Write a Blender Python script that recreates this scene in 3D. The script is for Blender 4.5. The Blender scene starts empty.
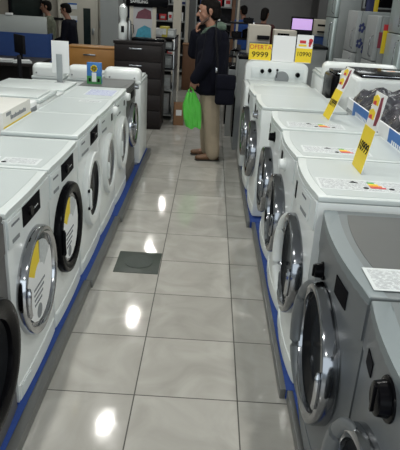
import bpy, bmesh, math, random
from mathutils import Vector, Matrix
random.seed(7)
PI = math.pi
SC = bpy.context.scene
COL = SC.collection

# ------------------------------------------------------------------ camera, world, light, exposure
cam_d = bpy.data.cameras.new('camera')
cam_d.sensor_fit = 'HORIZONTAL'; cam_d.sensor_width = 36.0; cam_d.lens = 554.81 / 400 * 36.0
cam_d.clip_start = 0.02; cam_d.clip_end = 100
cam = bpy.data.objects.new('camera', cam_d); COL.objects.link(cam)
yaw, pit, rol = -0.0007, 0.3855, 0.0604
F = Vector((math.sin(yaw) * math.cos(pit), math.cos(yaw) * math.cos(pit), -math.sin(pit)))
Rr = Vector((math.cos(yaw), -math.sin(yaw), 0)); Uu = Rr.cross(F)
R2 = Rr * math.cos(rol) + Uu * math.sin(rol); U2 = -Rr * math.sin(rol) + Uu * math.cos(rol)
M = Matrix(((R2.x, U2.x, -F.x, 0.2537), (R2.y, U2.y, -F.y, -2.0438), (R2.z, U2.z, -F.z, 1.6819), (0, 0, 0, 1)))
cam.matrix_world = M
SC.camera = cam

w = bpy.data.worlds.new('world'); SC.world = w; w.use_nodes = True
w.node_tree.nodes['Background'].inputs[0].default_value = (0.80, 0.92, 1.0, 1)
w.node_tree.nodes['Background'].inputs[1].default_value = 0.55

def area(name, loc, sx, sy, power, rot=(0, 0, 0), col=(0.95, 1.0, 0.98)):
    l = bpy.data.lights.new(name, 'AREA'); l.shape = 'RECTANGLE'; l.size = sx; l.size_y = sy
    l.energy = power; l.color = col
    o = bpy.data.objects.new(name, l); COL.objects.link(o); o.location = loc; o.rotation_euler = rot
    return o
CEIL = 3.0
# strip fittings added for soft ambient light over the two outer sides (their housings are built with the ceiling)
FILL_STRIPS = [(-2.3, y) for y in (-1.5, 1.5, 4.5)] + [(2.7, y) for y in (-1.5, 1.5, 4.5)]
for i, (x, y) in enumerate(FILL_STRIPS):
    area('fill_strip_light', (x, y, CEIL - 0.085), 0.28, 2.4, 9)
for (x, y, pw) in ((-1.9, 8.6, 14), (2.8, 8.4, 12), (0.3, 12.2, 12)):
    area('fill_strip_light', (x, y, CEIL - 0.085), 0.28, 1.4, pw)
for lx, ys in ((-0.72, (-4.4, -1.9, 0.6, 3.07, 5.5, 8.05, 10.7)), (1.2, (-4.5, -2.0, 0.5, 2.93, 6.0, 8.6, 11.2))):
    for y in ys:
        l = bpy.data.lights.new('downlight_lamp', 'AREA'); l.shape = 'DISK'; l.size = 0.09
        l.energy = 26 if y < 5 else 17 if y < 7 else 9; l.color = (1.0, 0.98, 0.93)
        o = bpy.data.objects.new('downlight_lamp', l); COL.objects.link(o); o.location = (lx, y, CEIL - 0.016)
area('camera_side_fill', (0.2, -5.2, 1.7), 5.0, 2.2, 55, (math.radians(80), 0, 0), (0.85, 0.94, 1.0))  # ambient fill lamp added behind the camera

SC.view_settings.view_transform = 'Standard'; SC.view_settings.look = 'None'
SC.view_settings.exposure = -0.33; SC.view_settings.gamma = 1.0
SC.view_settings.use_curve_mapping = False

# ------------------------------------------------------------------ materials
def mat(name, col, rough=0.5, metal=0.0, emit=0.0, coat=0.0, noise=0.0, nscale=8.0, alpha=1.0, spec=0.5, bump=0.0, trans=0.0, ior=1.5):
    m = bpy.data.materials.new(name); m.use_nodes = True
    nt = m.node_tree; b = nt.nodes['Principled BSDF']
    c = (col[0], col[1], col[2], 1)
    b.inputs['Base Color'].default_value = c
    b.inputs['Roughness'].default_value = rough; b.inputs['Metallic'].default_value = metal
    b.inputs['Coat Weight'].default_value = coat; b.inputs['Coat Roughness'].default_value = 0.06
    b.inputs['Specular IOR Level'].default_value = spec; b.inputs['Alpha'].default_value = alpha
    b.inputs['Transmission Weight'].default_value = trans; b.inputs['IOR'].default_value = ior
    if emit > 0:
        b.inputs['Emission Color'].default_value = c; b.inputs['Emission Strength'].default_value = emit
    tc = nt.nodes.new('ShaderNodeTexCoord'); n = nt.nodes.new('ShaderNodeTexNoise')
    n.inputs['Scale'].default_value = nscale; n.inputs['Detail'].default_value = 4
    nt.links.new(tc.outputs['Object'], n.inputs['Vector'])
    if noise > 0:
        mx = nt.nodes.new('ShaderNodeMix'); mx.data_type = 'RGBA'
        mx.inputs['A'].default_value = tuple(v * (1 - noise) for v in col[:3]) + (1,)
        mx.inputs['B'].default_value = tuple(min(1, v * (1 + noise)) for v in col[:3]) + (1,)
        nt.links.new(n.outputs['Fac'], mx.inputs['Factor']); nt.links.new(mx.outputs['Result'], b.inputs['Base Color'])
    if bump > 0:
        bp = nt.nodes.new('ShaderNodeBump'); bp.inputs['Strength'].default_value = bump; bp.inputs['Distance'].default_value = 0.01
        nt.links.new(n.outputs['Fac'], bp.inputs['Height']); nt.links.new(bp.outputs['Normal'], b.inputs['Normal'])
    return m

WHITE = mat('white_enamel', (0.74, 0.78, 0.77), 0.28, coat=0.25, noise=0.02, nscale=3)
WTOP = mat('white_worktop', (0.58, 0.63, 0.62), 0.36, coat=0.05, noise=0.03, nscale=5)
WINS = mat('white_laminate_inset', (0.46, 0.51, 0.505), 0.4, noise=0.03, nscale=4)
WPANEL = mat('white_control_panel', (0.66, 0.71, 0.71), 0.3, noise=0.02)
SILVER = mat('silver_enamel', (0.145, 0.16, 0.17), 0.38, metal=0.3, noise=0.05, nscale=4)
SILTOP = mat('silver_worktop', (0.14, 0.16, 0.165), 0.42, metal=0.2, noise=0.04, nscale=4)
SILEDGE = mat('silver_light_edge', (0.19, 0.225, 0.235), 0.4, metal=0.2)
GRAPH = mat('graphite_enamel', (0.12, 0.12, 0.118), 0.4, metal=0.4, noise=0.06)
GREYTOP = mat('grey_worktop', (0.085, 0.09, 0.087), 0.5, noise=0.08)
CHROME = mat('chrome', (0.50, 0.51, 0.53), 0.10, metal=1.0)
SMOKE = mat('smoked_chrome', (0.30, 0.31, 0.33), 0.12, metal=1.0)
STEEL = mat('brushed_steel', (0.42, 0.44, 0.45), 0.3, metal=0.9, noise=0.08, nscale=20)
BLACKG = mat('gloss_black', (0.004, 0.004, 0.005), 0.2, ior=1.14)
BLACKM = mat('matt_black', (0.010, 0.010, 0.012), 0.6, ior=1.2)
DISP = mat('black_display_glass', (0.006, 0.006, 0.008), 0.3, spec=0.1, ior=1.08)
DGLASS = mat('dark_door_glass', (0.012, 0.013, 0.015), 0.08, ior=1.12, spec=0.3, noise=0.5, nscale=6)
DRUM = mat('grey_door_glass', (0.10, 0.11, 0.12), 0.12, coat=0.8, noise=0.5, nscale=14)
SEAM = mat('seam_grey', (0.22, 0.24, 0.25), 0.6)
PRINT = mat('grey_print', (0.16, 0.17, 0.19), 0.6)
PAPER = mat('paper_white', (0.78, 0.80, 0.80), 0.6)
PAPERG = mat('paper_grey_print', (0.50, 0.53, 0.53), 0.6, noise=0.35, nscale=60)
YEL = mat('sign_yellow', (0.82, 0.62, 0.02), 0.5)
ORANGE = mat('sign_orange', (0.75, 0.24, 0.03), 0.5)
RED = mat('sign_red', (0.55, 0.03, 0.04), 0.5)
MAROON = mat('sign_maroon', (0.20, 0.02, 0.04), 0.5)
GREEN = mat('label_green', (0.05, 0.36, 0.10), 0.5)
BLUE = mat('label_blue', (0.03, 0.13, 0.42), 0.5)
PURPLE = mat('label_violet', (0.30, 0.30, 0.62), 0.5)
DECK = mat('blue_carpet', (0.015, 0.055, 0.26), 0.75, noise=0.25, nscale=30, bump=0.3)
TRIM = mat('grey_aluminium_edge', (0.20, 0.205, 0.20), 0.38, metal=0.6, noise=0.1)
SKIN = mat('skin', (0.29, 0.145, 0.095), 0.55, noise=.08, nscale=30)
HAIR = mat('dark_hair', (0.006, 0.0045, 0.004), 0.7, bump=0.6, nscale=60, ior=1.2)
BEARD = mat('short_beard', (0.085, 0.05, 0.038), 0.7, noise=0.4, nscale=80)
NAVY = mat('navy_cloth', (0.0045, 0.005, 0.010), 0.95, spec=0.15, noise=0.3, nscale=12, bump=0.4)
KHAKI = mat('khaki_cloth', (0.30, 0.25, 0.18), 0.85, noise=0.15, nscale=9, bump=0.5)
HOODG = mat('grey_green_cloth', (0.085, 0.125, 0.095), 0.9, noise=0.2, nscale=20)
BROWN = mat('brown_leather', (0.13, 0.065, 0.03), 0.5, noise=0.2)
RUB = mat('rubber_sole', (0.03, 0.025, 0.02), 0.7)
LIME = mat('lime_plastic', (0.08, 0.44, 0.055), 0.4, noise=0.12, nscale=10, bump=0.8)
WOOD = mat('orange_wood', (0.40, 0.19, 0.045), 0.45, noise=0.18, nscale=5)
DWOOD = mat('wenge_wood', (0.020, 0.016, 0.016), 0.4, ior=1.3, noise=0.3, nscale=6)
BWOOD = mat('brown_board', (0.12, 0.055, 0.025), 0.6, noise=0.2)
CARD = mat('brown_cardboard', (0.26, 0.14, 0.07), 0.8, noise=0.1)
WALLM = mat('beige_wall_paint', (0.36, 0.33, 0.28), 0.8, noise=0.04)
GREYW = mat('grey_wall_paint', (0.20, 0.20, 0.20), 0.8, noise=0.06)
CREAM = mat('cream_paint', (0.52, 0.49, 0.42), 0.6, noise=0.04)
PALE = mat('pale_grey_paint', (0.30, 0.32, 0.32), 0.6, noise=0.04)
BLUEP = mat('blue_partition_cloth', (0.018, 0.055, 0.20), 0.8, noise=0.1, nscale=20)
FROST = mat('frosted_panel', (0.40, 0.43, 0.42), 0.35, noise=0.05)
FRIDGE = mat('pale_steel_door', (0.42, 0.49, 0.48), 0.3, metal=0.35, noise=0.05)
FSIDE = mat('grey_fridge_side', (0.20, 0.22, 0.22), 0.5, noise=0.08)
def lines_mat(name, base, ink, scale=60.0, thr=.52):
    m = mat(name, base, .6); nt = m.node_tree; N = nt.nodes.new; L = nt.links.new
    tc = N('ShaderNodeTexCoord'); mp = N('ShaderNodeMapping'); mp.inputs['Scale'].default_value = (scale, scale * 1.0, scale)
    L(tc.outputs['Object'], mp.inputs['Vector'])
    wv = N('ShaderNodeTexWave'); wv.bands_direction = 'Y'; wv.inputs['Scale'].default_value = 1.0; L(mp.outputs[0], wv.inputs['Vector'])
    no = N('ShaderNodeTexNoise'); no.inputs['Scale'].default_value = 1.6; L(mp.outputs[0], no.inputs['Vector'])
    ml = N('ShaderNodeMath'); ml.operation = 'MULTIPLY'; L(wv.outputs['Fac'], ml.inputs[0]); L(no.outputs['Fac'], ml.inputs[1])
    gt = N('ShaderNodeMath'); gt.operation = 'GREATER_THAN'; gt.inputs[1].default_value = thr * .75; L(ml.outputs[0], gt.inputs[0])
    mx = N('ShaderNodeMix'); mx.data_type = 'RGBA'; mx.inputs['A'].default_value = base + (1,); mx.inputs['B'].default_value = ink + (1,)
    L(gt.outputs[0], mx.inputs['Factor']); L(mx.outputs['Result'], nt.nodes['Principled BSDF'].inputs['Base Color'])
    return m
TXT = lines_mat('printed_sheet', (.60, .64, .64), (.18, .19, .22))
TXTB = lines_mat('violet_printed_sheet', (.52, .57, .66), (.22, .22, .48))
LAMP = mat('lamp_white', (1.0, 0.98, 0.95), 0.5, emit=26.0)
TUBE = mat('tube_white', (0.95, 1.0, 0.98), 0.5, emit=3.0)
SCREEN = mat('violet_screen', (0.55, 0.36, 0.72), 0.4, emit=0.75)
DARKSCR = mat('dark_window_glass', (0.02, 0.03, 0.028), 0.12, noise=0.4)
FILM = mat('clear_film_over_black', (0.05, 0.05, 0.06), 0.12, noise=0.8, nscale=18, bump=1.0)

# ------------------------------------------------------------------ mesh helpers
def bx(bm, x0, x1, y0, y1, z0, z1, bev=0.0, seg=2):
    b2 = bmesh.new()
    bmesh.ops.create_cube(b2, size=1.0)
    for v in b2.verts:
        v.co = Vector((x0 + (v.co.x + .5) * (x1 - x0), y0 + (v.co.y + .5) * (y1 - y0), z0 + (v.co.z + .5) * (z1 - z0)))
    if bev > 0:
        bmesh.ops.bevel(b2, geom=list(b2.edges), offset=bev, segments=seg, affect='EDGES', profile=0.5)
    merge(bm, b2)

def merge(bm, b2, mtx=None):
    if mtx is not None: b2.transform(mtx)
    me = bpy.data.meshes.new('tmp'); b2.to_mesh(me); b2.free(); bm.from_mesh(me); bpy.data.meshes.remove(me)

def cyl(bm, p0, p1, r0, r1=None, n=20):
    r1 = r0 if r1 is None else r1
    p0, p1 = Vector(p0), Vector(p1); d = p1 - p0
    b2 = bmesh.new(); bmesh.ops.create_cone(b2, cap_ends=True, segments=n, radius1=r0, radius2=r1, depth=d.length)
    q = Vector((0, 0, 1)).rotation_difference(d.normalized()).to_matrix().to_4x4()
    merge(bm, b2, Matrix.Translation((p0 + p1) / 2) @ q)

def ball(bm, c, r, sub=2):
    b2 = bmesh.new(); bmesh.ops.create_icosphere(b2, subdivisions=sub, radius=1)
    r = r if hasattr(r, '__len__') else (r, r, r)
    merge(bm, b2, Matrix.Translation(c) @ Matrix.Diagonal((r[0], r[1], r[2], 1)))

def lathe_x(bm, prof, cy, cz, n=48, sy=1.0, closed=True):
    """profile [(x, r)] turned about the x axis"""
    rings = []
    for (x, r) in prof:
        if r <= 1e-6: rings.append([bm.verts.new((x, cy, cz))])
        else: rings.append([bm.verts.new((x, cy + r * sy * math.cos(2 * PI * k / n), cz + r * math.sin(2 * PI * k / n))) for k in range(n)])
    prs = list(zip(rings, rings[1:] + ([rings[0]] if closed else [])))
    for a, b in prs:
        for k in range(n):
            k2 = (k + 1) % n
            if len(a) == 1 and len(b) == 1: continue
            if len(a) == 1: bm.faces.new((a[0], b[k2], b[k]))
            elif len(b) == 1: bm.faces.new((a[k], a[k2], b[0]))
            else: bm.faces.new((a[k], a[k2], b[k2], b[k]))

def tube(bm, pts, r, n=8, cap=True):
    pts = [Vector(p) for p in pts]; rings = []
    for i, p in enumerate(pts):
        t = (pts[min(i + 1, len(pts) - 1)] - pts[max(i - 1, 0)]).normalized()
        a = t.cross(Vector((0, 0, 1)) if abs(t.z) < .9 else Vector((1, 0, 0))).normalized(); b = t.cross(a)
        rr = r[i] if hasattr(r, '__len__') else r
        rings.append([bm.verts.new(p + (a * math.cos(2 * PI * k / n) + b * math.sin(2 * PI * k / n)) * rr) for k in range(n)])
    for a, b in zip(rings, rings[1:]):
        for k in range(n): bm.faces.new((a[k], a[(k + 1) % n], b[(k + 1) % n], b[k]))
    if cap: bm.faces.new(rings[0][::-1]); bm.faces.new(rings[-1])

def prism(bm, poly, z0, z1, bev=0.0, seg=3):
    b2 = bmesh.new()
    vs = [b2.verts.new((x, y, z0)) for x, y in poly]; f = b2.faces.new(vs)
    r = bmesh.ops.extrude_face_region(b2, geom=[f])
    for v in [g for g in r['geom'] if isinstance(g, bmesh.types.BMVert)]: v.co.z = z1
    if bev > 0:
        es = [e for e in b2.edges if e.is_manifold and e.calc_face_angle(0) > 0.5]
        bmesh.ops.bevel(b2, geom=es, offset=bev, segments=seg, affect='EDGES', profile=0.5)
    merge(bm, b2)

def obj(name, bm, m, parent=None, smooth=True, mtx=None):
    if mtx is not None: bm.transform(mtx)
    bmesh.ops.recalc_face_normals(bm, faces=bm.faces)
    me = bpy.data.meshes.new(name); bm.to_mesh(me); bm.free()
    me.materials.append(m)
    if smooth:
        me.polygons.foreach_set('use_smooth', [True] * len(me.polygons))
        try: me.set_sharp_from_angle(angle=math.radians(38))
        except Exception: pass
    o = bpy.data.objects.new(name, me); COL.objects.link(o)
    if parent is not None: o.parent = parent
    return o

def B(name, m, parent, *dims, bev=0.003):
    bm = bmesh.new(); bx(bm, *dims, bev=bev); return obj(name, bm, m, parent)

def thing(name, label, cat, loc=(0, 0, 0), rz=0.0, group=None):
    o = bpy.data.objects.new(name, None); COL.objects.link(o); o.empty_display_size = 0.1
    o.location = loc; o.rotation_euler = (0, 0, rz)
    return tag(o, label, cat, group)

def tag(o, label, cat, group=None):
    o['label'] = label; o['category'] = cat
    if group: o['group'] = group
    return o

def struct(o): o['kind'] = 'structure'; return o

def dup(root, loc, rz=None, label=None):
    r = root.copy(); COL.objects.link(r); r.location = loc
    if rz is not None: r.rotation_euler = (0, 0, rz)
    if label: r['label'] = label
    for ch in list(root.children):
        c = ch.copy(); COL.objects.link(c); c.parent = r
        for g in list(ch.children):
            d = g.copy(); COL.objects.link(d); d.parent = c
    return r

def text(body, size, m, parent, loc, rot, depth=0.001, name='lettering', sx=1.0):
    c = bpy.data.curves.new(name, 'FONT'); c.body = body; c.size = size; c.extrude = depth
    c.align_x = 'CENTER'; c.align_y = 'CENTER'
    t = bpy.data.objects.new(name, c); COL.objects.link(t)
    dg = bpy.context.evaluated_depsgraph_get(); me = bpy.data.meshes.new_from_object(t.evaluated_get(dg))
    bpy.data.objects.remove(t); bpy.data.curves.remove(c)
    me.materials.clear(); me.materials.append(m)
    o = bpy.data.objects.new(name, me); COL.objects.link(o); o.parent = parent
    o.location = loc; o.rotation_euler = rot; o.scale = (sx, 1, 1)
    return o

# ------------------------------------------------------------------ the shop: floor, ceiling, walls
TILE = 0.47
def floor_material():
    m = bpy.data.materials.new('polished_stone_tiles'); m.use_nodes = True; nt = m.node_tree; b = nt.nodes['Principled BSDF']
    N = nt.nodes.new; L = nt.links.new
    g = N('ShaderNodeNewGeometry'); sp = N('ShaderNodeSeparateXYZ'); L(g.outputs['Position'], sp.inputs[0])
    def mth(op, a, bb=None, c=None):
        n = N('ShaderNodeMath'); n.operation = op
        for i, v in enumerate((a, bb, c)):
            if v is None: continue
            if isinstance(v, (int, float)): n.inputs[i].default_value = v
            else: L(v, n.inputs[i])
        return n.outputs[0]
    def edge(c):
        s = mth('DIVIDE', c, TILE); fr = mth('FRACT', mth('ADD', s, 100.5)); d = mth('ABSOLUTE', mth('SUBTRACT', fr, 0.5))
        return d, mth('FLOOR', mth('ADD', s, 100.0))
    dx, ix = edge(sp.outputs['X']); dy, iy = edge(sp.outputs['Y'])
    d = mth('MINIMUM', dx, dy)
    gr = mth('LESS_THAN', d, 0.0062)
    cb = N('ShaderNodeCombineXYZ'); L(ix, cb.inputs[0]); L(iy, cb.inputs[1])
    wn = N('ShaderNodeTexWhiteNoise'); wn.noise_dimensions = '3D'; L(cb.outputs[0], wn.inputs['Vector'])
    off = N('ShaderNodeVectorMath'); off.operation = 'MULTIPLY_ADD'; L(wn.outputs['Color'], off.inputs[0]); off.inputs[1].default_value = (7, 7, 7); L(g.outputs['Position'], off.inputs[2])
    no = N('ShaderNodeTexNoise'); no.inputs['Scale'].default_value = 3.2; no.inputs['Detail'].default_value = 7; no.inputs['Distortion'].default_value = 1.2; L(off.outputs[0], no.inputs['Vector'])
    ramp = N('ShaderNodeValToRGB'); L(no.outputs['Fac'], ramp.inputs[0])
    e = ramp.color_ramp.elements
    e[0].position = 0.30; e[0].color = (0.34, 0.332, 0.30, 1); e[1].position = 0.70; e[1].color = (0.46, 0.452, 0.415, 1)
    tint = mth('MULTIPLY_ADD', wn.outputs['Value'], 0.10, 0.95)
    hv = N('ShaderNodeVectorMath'); hv.operation = 'SCALE'; L(ramp.outputs[0], hv.inputs[0]); L(tint, hv.inputs['Scale'])
    mx = N('ShaderNodeMix'); mx.data_type = 'RGBA'; L(gr, mx.inputs['Factor']); L(hv.outputs[0], mx.inputs['A']); mx.inputs['B'].default_value = (0.045, 0.043, 0.036, 1)
    L(mx.outputs['Result'], b.inputs['Base Color'])
    n2 = N('ShaderNodeTexNoise'); n2.inputs['Scale'].default_value = 9; L(g.outputs['Position'], n2.inputs['Vector'])
    L(mth('ADD', mth('MULTIPLY', gr, 0.5), mth('MULTIPLY_ADD', n2.outputs['Fac'], 0.06, 0.055)), b.inputs['Roughness'])
    b.inputs['Specular IOR Level'].default_value = 0.65
    bp = N('ShaderNodeBump'); bp.inputs['Strength'].default_value = 0.06; bp.inputs['Distance'].default_value = 0.02
    n3 = N('ShaderNodeTexNoise'); n3.inputs['Scale'].default_value = 5; L(g.outputs['Position'], n3.inputs['Vector'])
    L(n3.outputs['Fac'], bp.inputs['Height']); L(bp.outputs['Normal'], b.inputs['Normal'])
    return m
XL, XR, YN, YF = -4.6, 5.0, -5.6, 14.0
def SB(name, m, *d, bev=0.0): return struct(B(name, m, None, *d, bev=bev))
SB('floor', floor_material(), XL, XR, YN, YF, -0.1, 0.0)
CEILM = mat('ceiling_white', (0.62, 0.63, 0.62), 0.9)
SB('ceiling', CEILM, XL, XR, YN, YF, CEIL, CEIL + 0.1)
SB('wall_left', WALLM, XL - 0.1, XL, YN, YF, 0, CEIL)
SB('wall_right', GREYW, XR, XR + 0.1, YN, YF, 0, CEIL)
SB('wall_far', GREYW, XL, XR, YF, YF + 0.1, 0, CEIL)
# back-office wall on the left with its door, window and notices
WY = 9.5
wl = bmesh.new()
bx(wl, XL, -3.72, WY, WY + .12, 0, CEIL); bx(wl, -3.72, -3.10, WY, WY + .12, 0, 1.12); bx(wl, -3.72, -3.10, WY, WY + .12, 2.1, CEIL)
bx(wl, -3.10, -1.62, WY, WY + .12, 0, CEIL)
struct(obj('wall_office', wl, WALLM))
wn = struct(B('window_1', DARKSCR, None, -3.72, -3.10, WY + .05, WY + .06, 1.12, 2.1, bev=0))
for d in ((-3.74, -3.70, 1.10, 2.12), (-3.12, -3.07, 1.10, 2.12), (-3.72, -3.10, 1.09, 1.13), (-3.72, -3.10, 2.08, 2.13)):
    B('window_frame', BLACKM, wn, d[0], d[1], WY - .02, WY + .10, d[2], d[3])
B('window_ledge', BLACKM, wn, -3.76, -2.66, WY - .12, WY, 1.16, 1.20)
dr = struct(B('door_1', CREAM, None, -2.71, -2.03, WY - .045, WY - .005, 0.0, 2.05))
B('door_glass', DARKSCR, dr, -2.27, -2.13, WY - .052, WY - .045, 0.70, 1.40, bev=0)
B('door_handle', STEEL, dr, -2.10, -2.06, WY - .09, WY - .045, 0.92, 1.04)
for x in (-2.76, -2.03): B('door_frame', CREAM, dr, x, x + .05, WY - .07, WY, 0, 2.1)
pil = SB('wall_pillar', PALE, -1.83, -1.50, 8.9, 9.5, 0, CEIL)
for z, n in ((1.39, 'upper'), (1.16, 'lower')):
    t = thing('notice', f'{n} blue and white paper notice taped to the beige office door', 'notice', (-2.48, WY - .047, z))
    B('sheet', PAPER, t, -.09, .09, -.003, 0, -.02, .09, bev=0); B('blue_band', BLUE, t, -.09, .09, -.005, -.003, .06 if n == 'upper' else -.02, .09 if n == 'upper' else .01, bev=0)
t = thing('light_switch', 'grey light switch plate on the wall beside the beige office door', 'switch', (-1.93, WY, 1.13))
B('plate', STEEL, t, -.035, .035, -.012, 0, -.06, .06); B('rocker', PALE, t, -.015, .015, -.018, -.012, -.03, .03)
# cream columns in the middle distance
for i, (x0, x1, y, m) in enumerate(((-0.49, -0.34, 9.0, CREAM), (-0.28, -0.22, 9.5, CREAM), (0.60, 0.66, 9.0, BWOOD), (0.70, 0.74, 9.1, CREAM))):
    SB(f'trim_{i+1}', m, x0, x1, y, y + .12, 0, CEIL)
SB('wall_room', GREYW, 0.78, 2.30, 10.5, 10.6, 0, CEIL)
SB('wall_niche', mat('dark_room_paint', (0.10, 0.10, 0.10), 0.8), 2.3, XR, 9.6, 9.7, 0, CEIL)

# ceiling lamps: small round downlights in two lines, added fill strips outside them
for li, (lx, ys, sd) in enumerate(((-0.72, (-4.4, -1.9, 0.6, 3.07, 5.5, 8.05, 10.7), 'left'), (1.2, (-4.5, -2.0, 0.5, 2.93, 6.0, 8.6, 11.2), 'right'))):
    for k, y in enumerate(ys):
        t = thing('downlight', f'round recessed ceiling downlight over the {sd} side of the aisle', 'lamp', (lx, y, CEIL), group=f'downlights on the {sd}')
        bm = bmesh.new(); lathe_x(bm, [(0.0, .085), (.02, .085), (.02, .065), (0.0, .065)], 0, 0, 24)
        obj('trim_ring', bm, STEEL, t, mtx=Matrix.Rotation(PI / 2, 4, 'Y'))
        bm = bmesh.new(); cyl(bm, (0, 0, -.012), (0, 0, -.002), .050); obj('lens', bm, LAMP, t)
sl = [(x, y, 2.4, .28) for x, y in FILL_STRIPS] + [(-1.9, 8.6, 1.4, .28), (2.8, 8.4, 1.4, .28), (0.3, 12.2, 1.4, .28)]
for x, y, ln, wd in sl:
    t = thing('fill_strip_lamp', 'long white ceiling strip lamp added for soft fill over the appliance displays', 'lamp', (x, y, CEIL), group='added ceiling fill strips')
    B('housing', PALE, t, -wd / 2 - .03, wd / 2 + .03, -ln / 2 - .03, ln / 2 + .03, -.05, 0)
    B('diffuser', TUBE, t, -wd / 2, wd / 2, -ln / 2, ln / 2, -.075, -.05)

# floor plate in the aisle
t = thing('floor_plate', 'square dark green metal access plate with round lid in the tiled aisle', 'floor plate', (-.15, 1.355, 0))
FPL = mat('green_grey_iron', (0.035, 0.047, 0.038), 0.45, noise=0.25, nscale=30)
B('plate', FPL, t, -.15, .145, -.16, .16, 0.0, .004, bev=.001)
bm = bmesh.new(); cyl(bm, (0, 0, .004), (0, 0, .007), .095, n=40); obj('round_lid', bm, mat('green_iron_lid', (0.026, 0.038, 0.031), 0.5, noise=0.3, nscale=40), t)

# ------------------------------------------------------------------ display platforms
DZ = 0.05
def platform(label, segs, side):
    """segs: (front_x, back_x, y0, y1)"""
    t = thing('display_platform', label, 'platform')
    for (fx, bxk, y0, y1) in segs:
        lo, hi = (bxk, fx - .042) if side > 0 else (fx + .026, bxk)
        B('carpet_deck', DECK, t, lo, hi, y0, y1, 0, DZ, bev=.002)
        lo, hi = (fx - .042, fx) if side > 0 else (fx, fx + .026)
        B('metal_edge', TRIM, t, lo, hi, y0, y1, 0, DZ + .004, bev=.003)
    return t
platform('low blue-carpeted display platform with grey metal edge under the left appliance row',
         [(-.395, -1.9, -2.6, .96), (-.385, -1.9, .965, 2.05), (-.37, -1.9, 2.055, 4.25)], 1)
platform('low blue-carpeted display platform with grey metal edge under the right appliance row',
         [(.695, 2.3, -2.6, .03), (.665, 2.3, .035, 2.1), (.625, 2.3, 2.105, 4.5)], -1)

# ------------------------------------------------------------------ front-loading machines
def bow(y, w, b): return b * (1 - (2 * y / w) ** 2)

def outline(w, d, b, n=14, grow=0.0):
    pts = [(bow(-w / 2 + w * k / n, w, b) + grow, -w / 2 + w * k / n) for k in range(n + 1)]
    return pts + [(-d, w / 2), (-d, -w / 2)]

def patch(bm, y0, y1, z0, z1, w, b, xi, xo, n=8, bev=0.0):
    poly = [(bow(y0 + (y1 - y0) * k / n, w, b) + xo, y0 + (y1 - y0) * k / n) for k in range(n + 1)]
    poly += [(bow(y0 + (y1 - y0) * k / n, w, b) + xi, y0 + (y1 - y0) * k / n) for k in range(n, -1, -1)]
    prism(bm, poly, z0, z1, bev, 2)

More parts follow.
